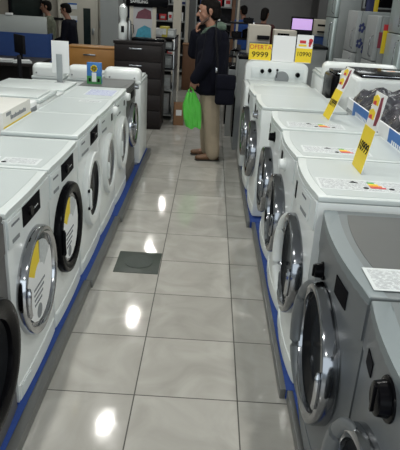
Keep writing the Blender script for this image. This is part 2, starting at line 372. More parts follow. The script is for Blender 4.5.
def front_loader(label, fx, yc, w=.58, h=.87, d=.43, side='L', body=WHITE, top=WTOP, panel=WPANEL, ring=WHITE, glass=DGLASS,
                 R=.225, dz=.47, doorx=.035, b=.007, disp=None, knob=None, drawer=None, sticker=0, hinge=False, chrome_inner=False,
                 edge=None, group=None, rim=.05, lights=True, z0=DZ, name='washing_machine', topinset=False, crescent=False, dy=0.0):
    """fronts face +x in local space; right row is turned by 180 degrees"""
    rz = 0.0 if side == 'L' else PI
    t = thing(name, label, 'washing machine', (fx - (b if side == 'L' else -b), yc, z0), rz, group)
    bm = bmesh.new(); prism(bm, outline(w, d, b), .015, h - .026, .004)
    for sy in (-1, 1):
        for xx in (-.06, -d + .06): cyl(bm, (xx, sy * (w / 2 - .06), 0), (xx, sy * (w / 2 - .06), .02), .02, n=12)
    obj('body', bm, body, t)
    bm = bmesh.new(); prism(bm, outline(w, d, b, grow=.002), h - .024, h, .006, 3); tp = obj('top_panel', bm, top, t)
    ti = topinset or WINS; fm = .075 if topinset else .035
    bm = bmesh.new(); prism(bm, outline(w - (.10 if topinset else .05), d - .02, b, grow=-fm), h, h + .0015, 0); obj('inset', bm, ti if top is not GREYTOP else GREYTOP, tp)
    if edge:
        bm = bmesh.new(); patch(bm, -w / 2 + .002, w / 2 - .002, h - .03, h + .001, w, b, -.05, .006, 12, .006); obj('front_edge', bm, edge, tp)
    # control panel
    zc0, zc1 = h - .150, h - .027
    bm = bmesh.new(); patch(bm, -w / 2 + .006, w / 2 - .006, zc0, zc1, w, b, -.01, .006, 12, .003); cp = obj('control_panel', bm, panel, t)
    if disp:
        y0, y1, q0, q1 = disp
        bm = bmesh.new(); patch(bm, y0, y1, h - q1, h - q0, w, b, .004, .009, 6, .001); obj('display', bm, DISP, cp)
        if lights:
            bm = bmesh.new()
            ym = (y0 + y1) / 2
            lathe_x(bm, [(bow(ym, w, b) + .008, .022), (bow(ym, w, b) + .020, .020), (bow(ym, w, b) + .020, 0), (bow(ym, w, b) + .008, 0)], ym - .03, h - (q0 + q1) / 2, 20, closed=False)
            obj('dial', bm, BLACKG if body is not BLACKG else STEEL, cp)
            bm = bmesh.new()
            for k in range(4): patch(bm, ym + .015 + k * .018, ym + .021 + k * .018, h - (q0 + q1) / 2 - .012, h - (q0 + q1) / 2 - .006, w, b, .008, .0105, 1)
            obj('indicator_marks', bm, PAPER, cp)
    if knob:
        ky, kz, kr, km = knob
        x = bow(ky, w, b) + .004
        bm = bmesh.new(); lathe_x(bm, [(x, kr * 1.25), (x + .006, kr * 1.2), (x + .008, kr), (x + .032, kr * .9), (x + .035, kr * .75), (x + .035, 0), (x, 0)], ky, h - kz, 28, closed=False)
        bx(bm, x + .033, x + .040, ky - .005, ky + .005, h - kz - kr * .8, h - kz + kr * .8, .001)
        obj('knob', bm, km, cp)
    # detergent drawer
    if drawer:
        y0, y1 = drawer
        bm = bmesh.new(); patch(bm, y0, y1, zc0 + .012, zc1 - .012, w, b, .004, .0085, 5, .002)
        dw = obj('detergent_drawer', bm, panel, t)
        bm = bmesh.new(); patch(bm, y0 + .03, y1 - .03, zc0 + .016, zc0 + .032, w, b, .008, .0105, 3); obj('finger_grip', bm, SEAM, dw)
        bm = bmesh.new()
        for k in range(6): patch(bm, y0 + .03 + k * .014, y0 + .040 + k * .014, zc1 - .04, zc1 - .03, w, b, .0085, .0095, 1)
        obj('brand_lettering', bm, PRINT, dw)
    # kick plate with filter flap
    bm = bmesh.new(); patch(bm, -w / 2 + .01, w / 2 - .01, .02, .095, w, b, -.006, .004, 10, .002); kp = obj('kick_plate', bm, body, t)
    bm = bmesh.new(); patch(bm, -w / 2 + .03, -w / 2 + .14, .03, .085, w, b, .003, .007, 3, .001); obj('filter_flap', bm, panel, kp)
    # door
    x = b + .001; X = doorx
    bm = bmesh.new()
    lathe_x(bm, [(x - .012, R), (x + X * .55, R), (x + X * .9, R - .006), (x + X, R - .018), (x + X, R - rim * .6), (x + X * .75, R - rim), (x + X * .2, R - rim - .006), (x - .012, R - rim - .006)], dy, dz, 56)
    do = obj('door', bm, ring, t)
    ri = R - rim - .004
    if chrome_inner:
        bm = bmesh.new(); lathe_x(bm, [(x + X * .6, ri + .012), (x + X + .006, ri + .010), (x + X + .008, ri - .004), (x + X * .5, ri - .016), (x + X * .3, ri - .016)], dy, dz, 48); obj('chrome_ring', bm, CHROME, do)
        ri -= .014
    bm = bmesh.new()
    lathe_x(bm, [(x + X * .45, ri), (x + X * .32, ri * .9), (x + X * .05, ri * .72), (x - .0, ri * .6), (x + .002, 0)], dy, dz, 48, closed=False)
    obj('door_glass', bm, glass, do)
    if sticker:
        xs = x + X * .5
        def seg(a0, a1, r0, r1, m, nm, cuts=10):
            bm = bmesh.new(); v = []
            for k in range(cuts + 1):
                a = a0 + (a1 - a0) * k / cuts; v.append((math.cos(a), math.sin(a)))
            o_ = [(dy + c * r1, dz + s * r1) for c, s in v]; i_ = [(dy + c * r0, dz + s * r0) for c, s in v][::-1]
            vs = [bm.verts.new((xs, y, z)) for y, z in o_ + i_]; f = bm.faces.new(vs)
            r = bmesh.ops.extrude_face_region(bm, geom=[f])
            for g in r['geom']:
                if isinstance(g, bmesh.types.BMVert): g.co.x += .0012
            return obj(nm, bm, m, do)
        rr = ri * .93
        def chord(a0, a1, off, m, nm):      # piece of the round sticker cut off by chords
            bm = bmesh.new(); vs = []
            for k in range(15):
                a = a0 + (a1 - a0) * k / 14; vs.append(bm.verts.new((xs + off, dy + rr * math.cos(a), dz + rr * math.sin(a))))
            f = bm.faces.new(vs); r = bmesh.ops.extrude_face_region(bm, geom=[f])
            for g in r['geom']:
                if isinstance(g, bmesh.types.BMVert): g.co.x += .001
            return obj(nm, bm, m, do)
        chord(math.radians(150), math.radians(390), 0, PAPER, 'sheet_sticker') if sticker == 1 else chord(math.radians(120), math.radians(400), 0, PAPER, 'sheet_sticker')
        seg(math.radians(88), math.radians(150), rr * .45, rr * .98, YEL, 'yellow_sticker')
        seg(math.radians(30), math.radians(85), rr * .4, rr * .95, PAPERG, 'grey_sticker')
        bm = bmesh.new(); cyl(bm, (xs + .001, dy - .03, dz - rr * .74), (xs + .0025, dy - .03, dz - rr * .74), rr * .18, n=24); obj('round_print', bm, SEAM, do)
        bm = bmesh.new()
        for k in range(4):
            for j in range(9 - k):
                bx(bm, xs + .001, xs + .0025, dy - .09 + j * .018, dy - .078 + j * .018, dz - .02 - k * .024, dz - .010 - k * .024)
        obj('sticker_lettering', bm, PRINT, do)
    # handle: shallow grip on the ring's free edge
    hs = -1 if side == 'L' else 1
    bm = bmesh.new()
    pts = [(x + X + .006, dy + hs * (R - .02) * math.cos(a), dz + (R - .02) * math.sin(a)) for a in [math.radians(v) for v in range(-18, 19, 4)]]
    tube(bm, pts, [.004] + [.010] * (len(pts) - 2) + [.004], 8); obj('handle', bm, ring if not crescent else CHROME, do)
    if crescent:       # broad cover rim on the free side
        bm = bmesh.new()
        pts = [(x + X * .75, dy - hs * (R - .012) * math.cos(a), dz + (R - .012) * math.sin(a)) for a in [math.radians(v) for v in range(-84, 73, 6)]]
        n = len(pts); tube(bm, pts, [.008 + .026 * math.sin(PI * i / (n - 1)) for i in range(n)], 10); obj('rim_cover', bm, body, do)
    if hinge:
        for s in (-1, 1): B('hinge', BLACKM, do, x + X - .006, x + X + .006, dy + hs * -0 - R + .006, dy - R + .028, dz + s * .055 - .008, dz + s * .055 + .008, bev=.001)
    return t

def yc(y0, y1): return (y0 + y1) / 2, (y1 - y0) - .010
# left row, near to far
G = None
c, wd = yc(-.79, -.19)
front_loader('dark graphite front-loading washer at the near end of the left row', -.455, c, wd, .87, .43, 'L', GRAPH, GREYTOP, GRAPH, BLACKG, DGLASS, b=.01, R=.25, dz=.42, doorx=.05, disp=(.0, .2, .05, .13), rim=.075)
c, wd = yc(-.18, .385)
front_loader('white front-loader with chrome-rimmed door, yellow and white sticker on its glass', -.455, c, wd, .87, .43, 'L', ring=CHROME, R=.243, dz=.455, doorx=.035, disp=(-.12, .11, .033, .118), drawer=(-.27, -.14), sticker=1, glass=DRUM, rim=.036, dy=.01)
c, wd = yc(.393, .97)
front_loader('white front-loader with thick gloss black door ring and stickered glass', -.455, c, wd, .87, .43, 'L', ring=BLACKG, R=.243, dz=.475, doorx=.035, disp=(-.10, .15, .033, .118), drawer=(-.27, -.13), sticker=2, glass=DRUM, rim=.056, dy=-.01)
c, wd = yc(.99, 1.60)
front_loader('white front-loader with broad white door ring, black hinges and black display, left row', -.455, c, wd, .89, .43, 'L', ring=WHITE, R=.235, dz=.485, doorx=.035, disp=(-.02, .22, .04, .125), drawer=(-.28, -.06), rim=.058, hinge=True)
c, wd = yc(1.61, 2.235)
front_loader('white front-loader with white knob at its corner, fifth from the camera in the left row', -.455, c, wd, .885, .43, 'L', ring=WHITE, R=.22, dz=.475, doorx=.03, knob=(.215, .065, .034, WHITE), disp=(.10, .15, .07, .12), drawer=(-.28, -.08), rim=.045, glass=DRUM, lights=False)
c, wd = yc(2.245, 2.86)
front_loader('white front-loader with a bluish sheet on its top, next to the graphite chrome-trimmed one', -.455, c, wd, .88, .43, 'L', ring=WHITE, R=.225, dz=.475, doorx=.03, knob=(.235, .06, .034, WHITE), disp=(.08, .13, .07, .11), drawer=(-.28, -.08), rim=.055, glass=DRUM, lights=False)
c, wd = yc(2.87, 3.46)
front_loader('graphite front-loader with chrome ring and grey top at the far end of the left row', -.455, c, wd, .875, .43, 'L', GRAPH, GREYTOP, GRAPH, CHROME, DGLASS, R=.21, dz=.50, doorx=.04, knob=(.2, .05, .026, CHROME), disp=(-.1, .1, .06, .12), rim=.05, lights=False)

# right row, near to far
c, wd = yc(-1.31, -.675)
front_loader('dark silver front-loader with big round knob, nearest the camera in the right row', .718, c, wd, .885, .60, 'R', SILVER, SILTOP, SILVER, SMOKE, DGLASS, R=.235, dz=.42, doorx=.045, b=.03, knob=(.0, .086, .045, BLACKG), disp=(-.21, -.14, .09, .135), rim=.042, topinset=GREYTOP, edge=SILEDGE, crescent=True, lights=False)
c, wd = yc(-.67, .045)
front_loader('silver front-loader with dark grey top and a paper sheet lying on it', .718, c, wd, .885, .60, 'R', SILVER, SILTOP, SILVER, SMOKE, DGLASS, R=.26, dz=.455, doorx=.045, b=.03, knob=(-.115, .155, .028, BLACKG), disp=(.09, .21, .065, .13), rim=.042, topinset=GREYTOP, edge=SILEDGE, crescent=True, lights=False)
c, wd = yc(.06, .665)
front_loader('white front-loader beside the silver pair, energy sheet and tall leaning price sign on its top', .70, c, wd, .93, .60, 'R', ring=SMOKE, R=.24, dz=.49, doorx=.04, b=.022, rim=.038, glass=DGLASS, disp=(-.11, -.075, .06, .14), drawer=(.05, .22), crescent=True, lights=False)
c, wd = yc(.695, 1.315)
front_loader('white front-loader in the right row with energy sheet but no price sign on its top', .70, c, wd, .925, .60, 'R', ring=SMOKE, R=.23, dz=.50, doorx=.05, b=.022, rim=.04, glass=DGLASS, disp=(-.06, 0, .06, .13), knob=(.1, .1, .03, WHITE), lights=False)
c, wd = yc(1.36, 1.965)
front_loader('white front-loader with a tall yellow price sign, just before the row steps out', .70, c, wd, .925, .60, 'R', ring=SMOKE, R=.23, dz=.50, doorx=.05, b=.022, rim=.05, glass=DGLASS, disp=(-.15, -.09, .06, .12), knob=(.15, .09, .028, BLACKG), lights=False)
c, wd = yc(2.20, 2.84)
front_loader('white front-loader with bare top standing forward of the row, left side panel in view', .655, c, wd, .905, .64, 'R', ring=SMOKE, R=.235, dz=.50, doorx=.05, b=.018, rim=.045, glass=DRUM, disp=(-.12, .0, .05, .13), knob=(.15, .09, .03, CHROME), lights=False)
c, wd = yc(2.88, 3.52)
front_loader('white front-loader with bare top just in front of the machine with black knobs', .64, c, wd, .89, .64, 'R', ring=SMOKE, R=.235, dz=.50, doorx=.05, b=.018, rim=.045, glass=DRUM, disp=(-.12, .05, .05, .13), lights=False)

# sheets on machine tops
mat_sheet = mat('label_sheet', (.62, .66, .66), .6)
def sheet_energy(label, x, y, z, rz, w_=.30, d_=.15, kind='energy'):
    t = thing('energy_label', label, 'label', (x, y, z), rz)
    B('sheet', PAPER if False else mat_sheet, t, -w_ / 2, w_ / 2, -d_ / 2, d_ / 2, 0, .0015, bev=0)
    B('print', TXTB if kind == 'blue' else TXT, t, -w_ / 2 + .012, w_ / 2 - .012, -d_ / 2 + .012, d_ / 2 - .012, .0015, .002, bev=0)
    if kind == 'energy':
        for k, m in enumerate((GREEN, YEL, ORANGE, RED)):
            bm = bmesh.new(); bx(bm, .02 + .0, .05 + .012 * k, d_ / 2 - .03 - .022 * k - .018, d_ / 2 - .03 - .022 * k, .002, .003); obj('energy_bar', bm, m, t)
        bm = bmesh.new(); prism(bm, [(-.06, .03), (-.02, .03), (-.04, .055)], .002, .003); obj('black_mark', bm, BLACKM, t)
        bm = bmesh.new(); cyl(bm, (.0, -.035, .002), (.0, -.035, .003), .012, n=14); obj('round_mark', bm, BLACKM, t)
        bm = bmesh.new(); cyl(bm, (.11, -.03, .002), (.11, -.03, .003), .012, n=14); obj('round_mark', bm, BLACKM, t)
    return t
sheet_energy('energy sheet on the white top nearest the silver machines', .945, .24, .981, -.03, .40, .16)
sheet_energy('energy sheet on the white top between the two price-signed machines', .95, .86, .976, -.03, .36, .15)
sheet_energy('energy sheet on the far price-signed white top', .95, 1.50, .976, -.03, .36, .15)
sheet_energy('white instruction sheet lying on the dark grey top of the silver machine', 0.942, -.556, .9385, -.0, .36, .145, 'grey')
sheet_energy('energy sheet with coloured bars on the black-ringed machine top', -.80, .50, .921, .0, .14, .12)
sheet_energy('grey text sheet on the black-ringed machine top', -.62, .50, .921, .0, .18, .11, 'grey')
sheet_energy('bluish sheet at the far edge of a white top in the left row', -.62, 2.55, .931, .0, .24, .30, 'blue')
sheet_energy('small grey text strip on the fifth white top of the left row', -.62, 2.10, .936, .0, .16, .08, 'grey')

# price signs on the right row
def price_sign(label, x, y, z, tilt, h=.35, w_=.17, extra=0):
    t = thing('price_sign', label, 'price sign', (x, y, z)); t.rotation_euler = (0, tilt, extra)
    B('foot', PAPER, t, -.002, .13, -w_ / 2, w_ / 2, .0, .002, bev=0)
    bm = bmesh.new(); bx(bm, -.002, .001, -w_ / 2, w_ / 2, .0, h); obj('board', bm, PAPER, t)
    B('yellow_field', YEL, t, -.004, -.002, -w_ / 2, w_ / 2, .001, h * .56, bev=0)
    for (a, c_) in ((.66, .045), (.84, .045)):
        bm = bmesh.new(); prism(bm, [(c_ - .05, h * a), (c_ + .03, h * a), (c_ + .045, h * a + .03), (c_ + .0, h * a + .045), (c_ - .045, h * a + .035)], 0, .002)
        obj('gold_emblem', bm, YEL, t, mtx=Matrix(((0, 0, -1, -.002), (1, 0, 0, 0), (0, 1, 0, 0), (0, 0, 0, 1))))
    bm = bmesh.new(); prism(bm, [(-.065, h * .62), (-.03, h * .60), (-.02, h * .95), (-.045, h * .97), (-.06, h * .85), (-.075, h * .75)], 0, .002)
    obj('maroon_stripe', bm, MAROON, t, mtx=Matrix(((0, 0, -1, -.002), (1, 0, 0, 0), (0, 1, 0, 0), (0, 0, 0, 1))))
    for (a, c_) in ((.70, .05), (.88, .05)):
        bm = bmesh.new(); prism(bm, [(c_ - .03, h * a - .015), (c_ + .02, h * a - .015), (c_ + .01, h * a + .0), (c_ - .02, h * a + .005)], 0, .0035)
        obj('red_emblem', bm, RED, t, mtx=Matrix(((0, 0, -1, -.002), (1, 0, 0, 0), (0, 1, 0, 0), (0, 0, 0, 1))))
    text('10999', .065, BLACKM, t, (-.005, 0, h * .30), (PI / 2, 0, -PI / 2), name='price_lettering')
    return t
price_sign('tall yellow and white price sign nearest the camera, by the silver machines', .975, .50, .982, .16, .36)
price_sign('tall yellow and white price sign farther off, beside the dark-lidded machine', 1.072, 1.79, .977, .34, .36, extra=.05)

# ------------------------------------------------------------------ left row back to back: cartons and slim top loaders
def top_loader(label, x0, x1, y0, y1, h, back='near', body=WHITE, top=WTOP, slot=False, bump_h=.11, screws=True, cat='washing machine'):
    cx, cy = (x0 + x1) / 2, (y0 + y1) / 2; w_, d_ = (x1 - x0), (y1 - y0)
    t = thing('top_loading_washer', label, cat, (cx, cy, DZ))
    s = -1 if back == 'near' else 1
    bm = bmesh.new(); bx(bm, -w_ / 2, w_ / 2, -d_ / 2, d_ / 2, .02, h - .03, bev=.012)
    for a in (-1, 1):
        for c_ in (-1, 1): cyl(bm, (a * (w_ / 2 - .05), c_ * (d_ / 2 - .05), 0), (a * (w_ / 2 - .05), c_ * (d_ / 2 - .05), .03), .02, n=10)
    obj('body', bm, body, t)
    bm = bmesh.new(); bx(bm, -w_ / 2, w_ / 2, -d_ / 2, d_ / 2, h - .03, h, bev=.01); tp = obj('top_panel', bm, top, t)
    if slot:
        B('lid', top, t, -w_ / 2 + .02, w_ / 2 - .02, -d_ / 2 + .02, d_ / 2 - .12, h, h + .012, bev=.005)
        B('lid_grip', BLACKM, t, -w_ / 2 + .08, w_ / 2 - .07, d_ / 2 - .115, d_ / 2 - .085, h, h + .006, bev=.002)
    else:
        B('lid', top, t, -w_ / 2 + .015, w_ / 2 - .015, min(s * -d_ / 2 * .94, s * d_ / 2 * .45), max(s * -d_ / 2 * .94, s * d_ / 2 * .45), h, h + .02, bev=.008)
        # rounded console
        bm = bmesh.new(); ya, yb = sorted((s * (d_ / 2 - .001), s * (d_ / 2 - .16)))
        b2 = bmesh.new(); bmesh.ops.create_cube(b2, size=1.0)
        for v in b2.verts: v.co = Vector((v.co.x * (w_ - .004), (ya + yb) / 2 + v.co.y * (yb - ya), h + bump_h / 2 + v.co.z * bump_h))
        ed = [e for e in b2.edges if all(v.co.z > h + bump_h * .6 for v in e.verts)] + [e for e in b2.edges if abs(e.verts[0].co.z - e.verts[1].co.z) > .02]
        bmesh.ops.bevel(b2, geom=ed, offset=min(.055, bump_h * .55), segments=5, affect='EDGES', profile=0.5)
        merge(bm, b2); cn = obj('console', bm, body, t)
        if screws:
            for a in (-1, 1):
                bm = bmesh.new(); cyl(bm, (a * w_ * .33, s * (d_ / 2 - .002), h + .03), (a * w_ * .33, s * (d_ / 2 + .003), h + .03), .008, n=10); obj('screw', bm, SEAM, cn)
    return t
top_loader('slim white top-loader with rounded console, at the aisle end of the left row', -.785, -.415, 3.52, 4.12, .85, bump_h=.12)
top_loader('slim white top-loader with rounded console, second from the aisle at the left row end', -1.145, -.835, 3.52, 4.12, .85, bump_h=.12)
top_loader('slim white top-loader with rounded console, leftmost at the left row end', -1.495, -1.18, 3.52, 4.12, .85, bump_h=.12)
top_loader('white slim top-loader with black lid grip, behind the left row beside the carton', -1.50, -.905, 1.81, 2.26, .93, slot=True)
top_loader('white slim top-loader behind the left row carrying the clear sign holder', -1.55, -.905, 2.31, 3.02, .87, slot=False, bump_h=.015, screws=False)
top_loader('white machine behind the left row, partly out of frame beyond the black-gripped one', -2.17, -1.57, 1.75, 2.28, .90, slot=True)
# cartons
t = thing('carton', 'white appliance carton with a yellow band along its lower side, behind the left row', 'carton', (-1.2, 1.325, DZ))
B('box', mat('white_carton', (0.62, 0.62, 0.58), .7, noise=.05), t, -.30, .30, -.255, .255, 0, .975, bev=.004)
bm = bmesh.new(); bx(bm, .30, .3015, -.255, .255, .862, .892); obj('yellow_band', bm, YEL, t)
bm = bmesh.new()
for k in range(11): bx(bm, .3, .3015, -.13 + k * .026, -.112 + k * .026, .915, .935 + (.006 if k % 3 == 0 else 0))
obj('carton_lettering', bm, PRINT, t)
bm = bmesh.new(); bx(bm, .30, .3015, -.2, -.12, .945, .965); obj('grey_logo', bm, SEAM, t)
t = thing('leaflet', 'peach coloured leaflet lying on the white carton', 'leaflet', (-1.28, 1.38, DZ + .975), .2)
B('paper', mat('peach_paper', (.62, .42, .33), .6), t, -.13, .13, -.10, .10, 0, .003, bev=0)
t = thing('packing_block', 'white foam packing block standing between the carton and slim top-loader', 'packing', (-1.06, 1.695, DZ))
B('block', PAPER, t, -.14, .14, -.09, .09, 0, .93, bev=.01); bm = bmesh.new(); bx(bm, .14, .146, -.06, .06, .82, .90, .002); obj('grey_patch', bm, SEAM, t)

# clear sign holder with a white sheet
t = thing('sign_holder', 'grey plastic sign holder with white sheet standing on a white machine top', 'sign holder', (-1.045, 2.92, .937))
B('foot', STEEL, t, -.05, .03, -.04, .04, 0, .006)
bm = bmesh.new(); bx(bm, -.035, .015, -.005, .005, .004, .24, .002); obj('stem', bm, mat('grey_plastic', (.30, .33, .34), .3), t)
B('white_sheet', PAPER, t, -.075, .075, .006, .012, .08, .35, bev=.001)
# blue and green promotional card
t = thing('promotional_card', 'small blue and green promotional pack with yellow flower standing on the grey top', 'pack', (-.775, 3.05, .926))
B('pack', mat('pack_blue', (.03, .16, .45), .45), t, -.065, .065, -.02, .02, 0, .185)
B('green_field', mat('pack_green', (.04, .25, .06), .5), t, -.065, .065, -.0215, -.02, 0, .07, bev=0)
bm = bmesh.new()
for k in range(7):
    a = 2 * PI * k / 7; cyl(bm, (.018 * math.cos(a), -.0225, .135 + .018 * math.sin(a)), (.018 * math.cos(a), -.0205, .135 + .018 * math.sin(a)), .014, n=10)
obj('yellow_flower', bm, YEL, t)
bm = bmesh.new(); bx(bm, -.02, .02, -.0235, -.0215, .02, .10); obj('white_bottle_print', bm, PAPER, t)
for x in (-.05, .03): B('dark_print', BLACKM, t, x, x + .02, -.0235, -.0215, .02, .05, bev=0)

# ------------------------------------------------------------------ far end of the right row
t = thing('knob_console_washer', 'white twin-tub style washer with raised rounded console and black knobs', 'washing machine', (.965, 3.93, DZ))
bm = bmesh.new(); bx(bm, -.345, .345, -.30, .27, .02, .86, bev=.02)
for a in (-1, 1):
    for c_ in (-1, 1): cyl(bm, (a * .28, c_ * .22, 0), (a * .28, c_ * .22, .03), .02, n=10)
obj('body', bm, WHITE, t)
bm = bmesh.new(); bx(bm, -.30, .30, -.29, .10, .86, .875, bev=.006); obj('lid', bm, WTOP, t)
bm = bmesh.new()
pr = [(-.335, .86)] + [(-.335 + .10 * (1 - math.cos(a)), 1.0 + .07 * math.sin(a)) for a in [math.radians(v) for v in range(0, 91, 15)]]
pr = pr + [(-x, z) for x, z in pr[::-1]]
b2 = bmesh.new(); prism(b2, pr, 0, .13, .015, 3)
merge(bm, b2, Matrix(((1, 0, 0, 0), (0, 0, -1, .26), (0, 1, 0, 0), (0, 0, 0, 1))))
cn = obj('console', bm, WHITE, t)
B('console_face', WPANEL, cn, -.27, .29, .122, .131, .90, 1.0, bev=.002)
for i, (x, z, r) in enumerate(((-.155, .985, .022), (-.075, .995, .022), (.225, .965, .026))):
    bm = bmesh.new(); cyl(bm, (x, .125, z - .02), (x, .09, z - .02), r, r * .85, 18); bx(bm, x - .004, x + .004, .083, .092, z - .02 - r, z - .02 + r); obj('knob', bm, BLACKG, cn)
bm = bmesh.new(); bx(bm, .0, .008, .112, .123, .905, .99); cyl(bm, (.004, .118, .985), (.004, .10, .985), .012, n=10); obj('lever', bm, BLACKM, cn)
bm = bmesh.new(); lathe_x(bm, [(0, .075), (.008, .07), (.008, 0), (0, 0)], 0, 0, 30, closed=False)
obj('grey_dial', bm, SEAM, cn, mtx=Matrix.Translation((.06, .122, .90)) @ Matrix.Rotation(-PI / 2, 4, 'Z'))

# small signs standing on that console
def flat_sign(nm, label, x, z, w_, h_, rows, y=4.10):
    t = thing(nm, label, 'price sign' if nm == 'price_sign' else 'sheet', (x, y, z))
    B('board', rows[0], t, -w_ / 2, w_ / 2, -.003, .003, 0, h_, bev=0); B('foot', PAPER, t, -w_ / 2 * .8, w_ / 2 * .8, -.04, .04, 0, .003, bev=0)
    return t
s = flat_sign('price_sign', 'yellow OFERTA 9999 price sign standing on the rounded white console', .775, 1.12, .235, .165, [YEL])
text('OFERTA', .064, RED, s, (0, -.004, .130), (PI / 2, 0, 0), name='offer_lettering'); text('9999', .078, BLACKM, s, (0, -.004, .055), (PI / 2, 0, 0), name='price_lettering', sx=1.15)
s = flat_sign('sheet_stand', 'plain white paper sheet standing between two yellow price signs', 1.02, 1.12, .235, .26, [PAPER])
s = flat_sign('price_sign', 'white and yellow 10990 price sign with red emblems, right of the white sheet', 1.235, 1.12, .17, .28, [PAPER])
B('yellow_field', YEL, s, -.085, .085, -.005, -.003, 0, .145, bev=0)
text('10990', .062, BLACKM, s, (0, -.006, .085), (PI / 2, 0, 0), name='price_lettering')
bm = bmesh.new(); bx(bm, -.065, .015, -.005, -.003, .165, .20); prism(bm, [(0, 0)] * 0 or [(-.06, .0), (.0, .0), (-.03, .03)], 0, .001); 
bm.free()
B('gold_emblem', YEL, s, -.065, .02, -.005, -.003, .165, .185, bev=0); B('red_emblem', RED, s, -.055, .01, -.005, -.003, .195, .225, bev=0)
bm = bmesh.new()
for dx_, dz_, r_ in ((.055, .20, .018), (.06, .225, .022), (.052, .175, .012)): cyl(bm, (dx_, -.005, dz_), (dx_, -.003, dz_), r_, n=12)
obj('red_mascotless_emblem', bm, RED, s).name = 'red_round_emblem'

# back row behind the right machines
t = top_loader('white top-loader with low rounded console behind the machine with black knobs', 1.34, 2.06, 3.46, 4.05, 1.02, back='near', bump_h=.13, screws=False)
def lid_washer(label, x0, x1, y0, y1, h, body, side_dark=False):
    cx, cy, w_, d_ = (x0 + x1) / 2, (y0 + y1) / 2, x1 - x0, y1 - y0
    t = thing('lidded_washer', label, 'washing machine', (cx, cy, DZ))
    bm = bmesh.new(); bx(bm, -w_ / 2, w_ / 2, -d_ / 2, d_ / 2, .02, h, bev=.035, seg=4); obj('body', bm, body, t)
    bm = bmesh.new()
    for a in (-1, 1):
        for c_ in (-1, 1): cyl(bm, (a * (w_ / 2 - .07), c_ * (d_ / 2 - .07), 0), (a * (w_ / 2 - .07), c_ * (d_ / 2 - .07), .03), .022, n=10)
    obj('feet', bm, BLACKM, t)
    bm = bmesh.new(); bx(bm, -w_ / 2 + .03, w_ / 2 - .03, -d_ / 2 + .02, d_ / 2 - .05, h - .001, h + .028, bev=.012, seg=3); ld = obj('lid', bm, BLACKG, t)
    B('chrome_strip', CHROME, ld, -w_ / 2 + .04, w_ / 2 - .04, -d_ / 2 + .014, -d_ / 2 + .024, h + .01, h + .02, bev=.002)
    B('lid_sticker', PAPERG, ld, -.05, .12, -.02, .08, h + .028, h + .03, bev=0)
    B('sticker_orange', ORANGE, ld, -.02, .05, .0, .03, h + .03, h + .0305, bev=0)
    return t
lid_washer('black-bodied top-loader with dark glass lid beyond the leaning price signs', 1.34, 1.94, 3.00, 3.42, 1.08, BLACKG)
lid_washer('white rounded top-loader with glossy black glass lid on the right', 1.385, 2.05, 2.34, 2.96, 1.145, WHITE)
BCARD = mat('blue_carton_print', (.04, .16, .46), .6, noise=.05)
def film_carton(label, y0, y1, blue_w, x0=1.325, x1=1.95):
    cy = (y0 + y1) / 2; d_ = y1 - y0; w_ = x1 - x0
    t = thing('open_carton', label, 'carton', ((x0 + x1) / 2, cy, DZ))
    bm = bmesh.new()
    for a in ((-w_ / 2, -w_ / 2 + .012, -d_ / 2, d_ / 2), (w_ / 2 - .012, w_ / 2, -d_ / 2, d_ / 2), (-w_ / 2, w_ / 2, -d_ / 2, -d_ / 2 + .012), (-w_ / 2, w_ / 2, d_ / 2 - .012, d_ / 2)):
        bx(bm, a[0], a[1], a[2], a[3], 0, 1.0)
    bx(bm, -w_ / 2, w_ / 2, -d_ / 2, d_ / 2, 0, .02)
    obj('walls', bm, PAPER, t)
    B('blue_panel', BCARD, t, -w_ / 2 - .002, -w_ / 2, -d_ / 2, -d_ / 2 + blue_w, .86, 1.0, bev=0)
    bm = bmesh.new()
    for k in range(9): bx(bm, -w_ / 2 - .0035, -w_ / 2 - .002, -d_ / 2 + .04 + k * .035, -d_ / 2 + .06 + k * .035, .91, .945)
    obj('white_lettering', bm, PAPER, t)
    bm = bmesh.new()
    for k in range(5): bx(bm, -w_ / 2 - .0015, -w_ / 2, d_ / 2 - .05 - k * .035, d_ / 2 - .03 - k * .035, .90 - .0 * k, .93)
    obj('grey_lettering', bm, SEAM, t)
    # film-wrapped black machine top inside
    bm = bmesh.new(); b2 = bmesh.new(); bmesh.ops.create_grid(b2, x_segments=26, y_segments=26, size=.5)
    rs = random.Random(int(y0 * 100))
    for v in b2.verts:
        u, q = v.co.x * 2, v.co.y * 2
        e_ = max(0, 1 - max(abs(u), abs(q)) ** 6)
        v.co = Vector((u * (w_ / 2 - .02), q * (d_ / 2 - .02), .955 + .135 * e_ + .022 * math.sin(9 * u + 4 * q) * math.sin(7 * q - 3 * u) + rs.uniform(-.008, .008)))
    r = bmesh.ops.extrude_face_region(b2, geom=list(b2.faces))
    for g in r['geom']:
        if isinstance(g, bmesh.types.BMVert): g.co.z = .90
    merge(bm, b2); obj('film_wrapped_top', bm, FILM, t)
    return t
film_carton('open white and blue carton holding a film-wrapped black machine, farther of the two', 1.66, 2.30, .43)
film_carton('open white and blue carton holding a film-wrapped black machine, nearer of the two', .78, 1.60, .42)
t = thing('door_ring', 'round pale wrapped door ring resting on the nearer film-wrapped machine', 'door ring', (1.45, 1.15, 1.165))
bm = bmesh.new(); lathe_x(bm, [(0, .10), (.04, .105), (.06, .09), (.05, .03), (.05, 0), (0, 0)], 0, 0, 30, closed=False)
obj('ring', bm, mat('pale_pink_plastic', (.62, .56, .53), .25, coat=.5), t, mtx=Matrix.Rotation(-.5, 4, 'Z') @ Matrix.Rotation(PI + .5, 4, 'Y'))
B('rest', PAPERG, t, -.02, .08, -.05, .05, -.10, -.06)

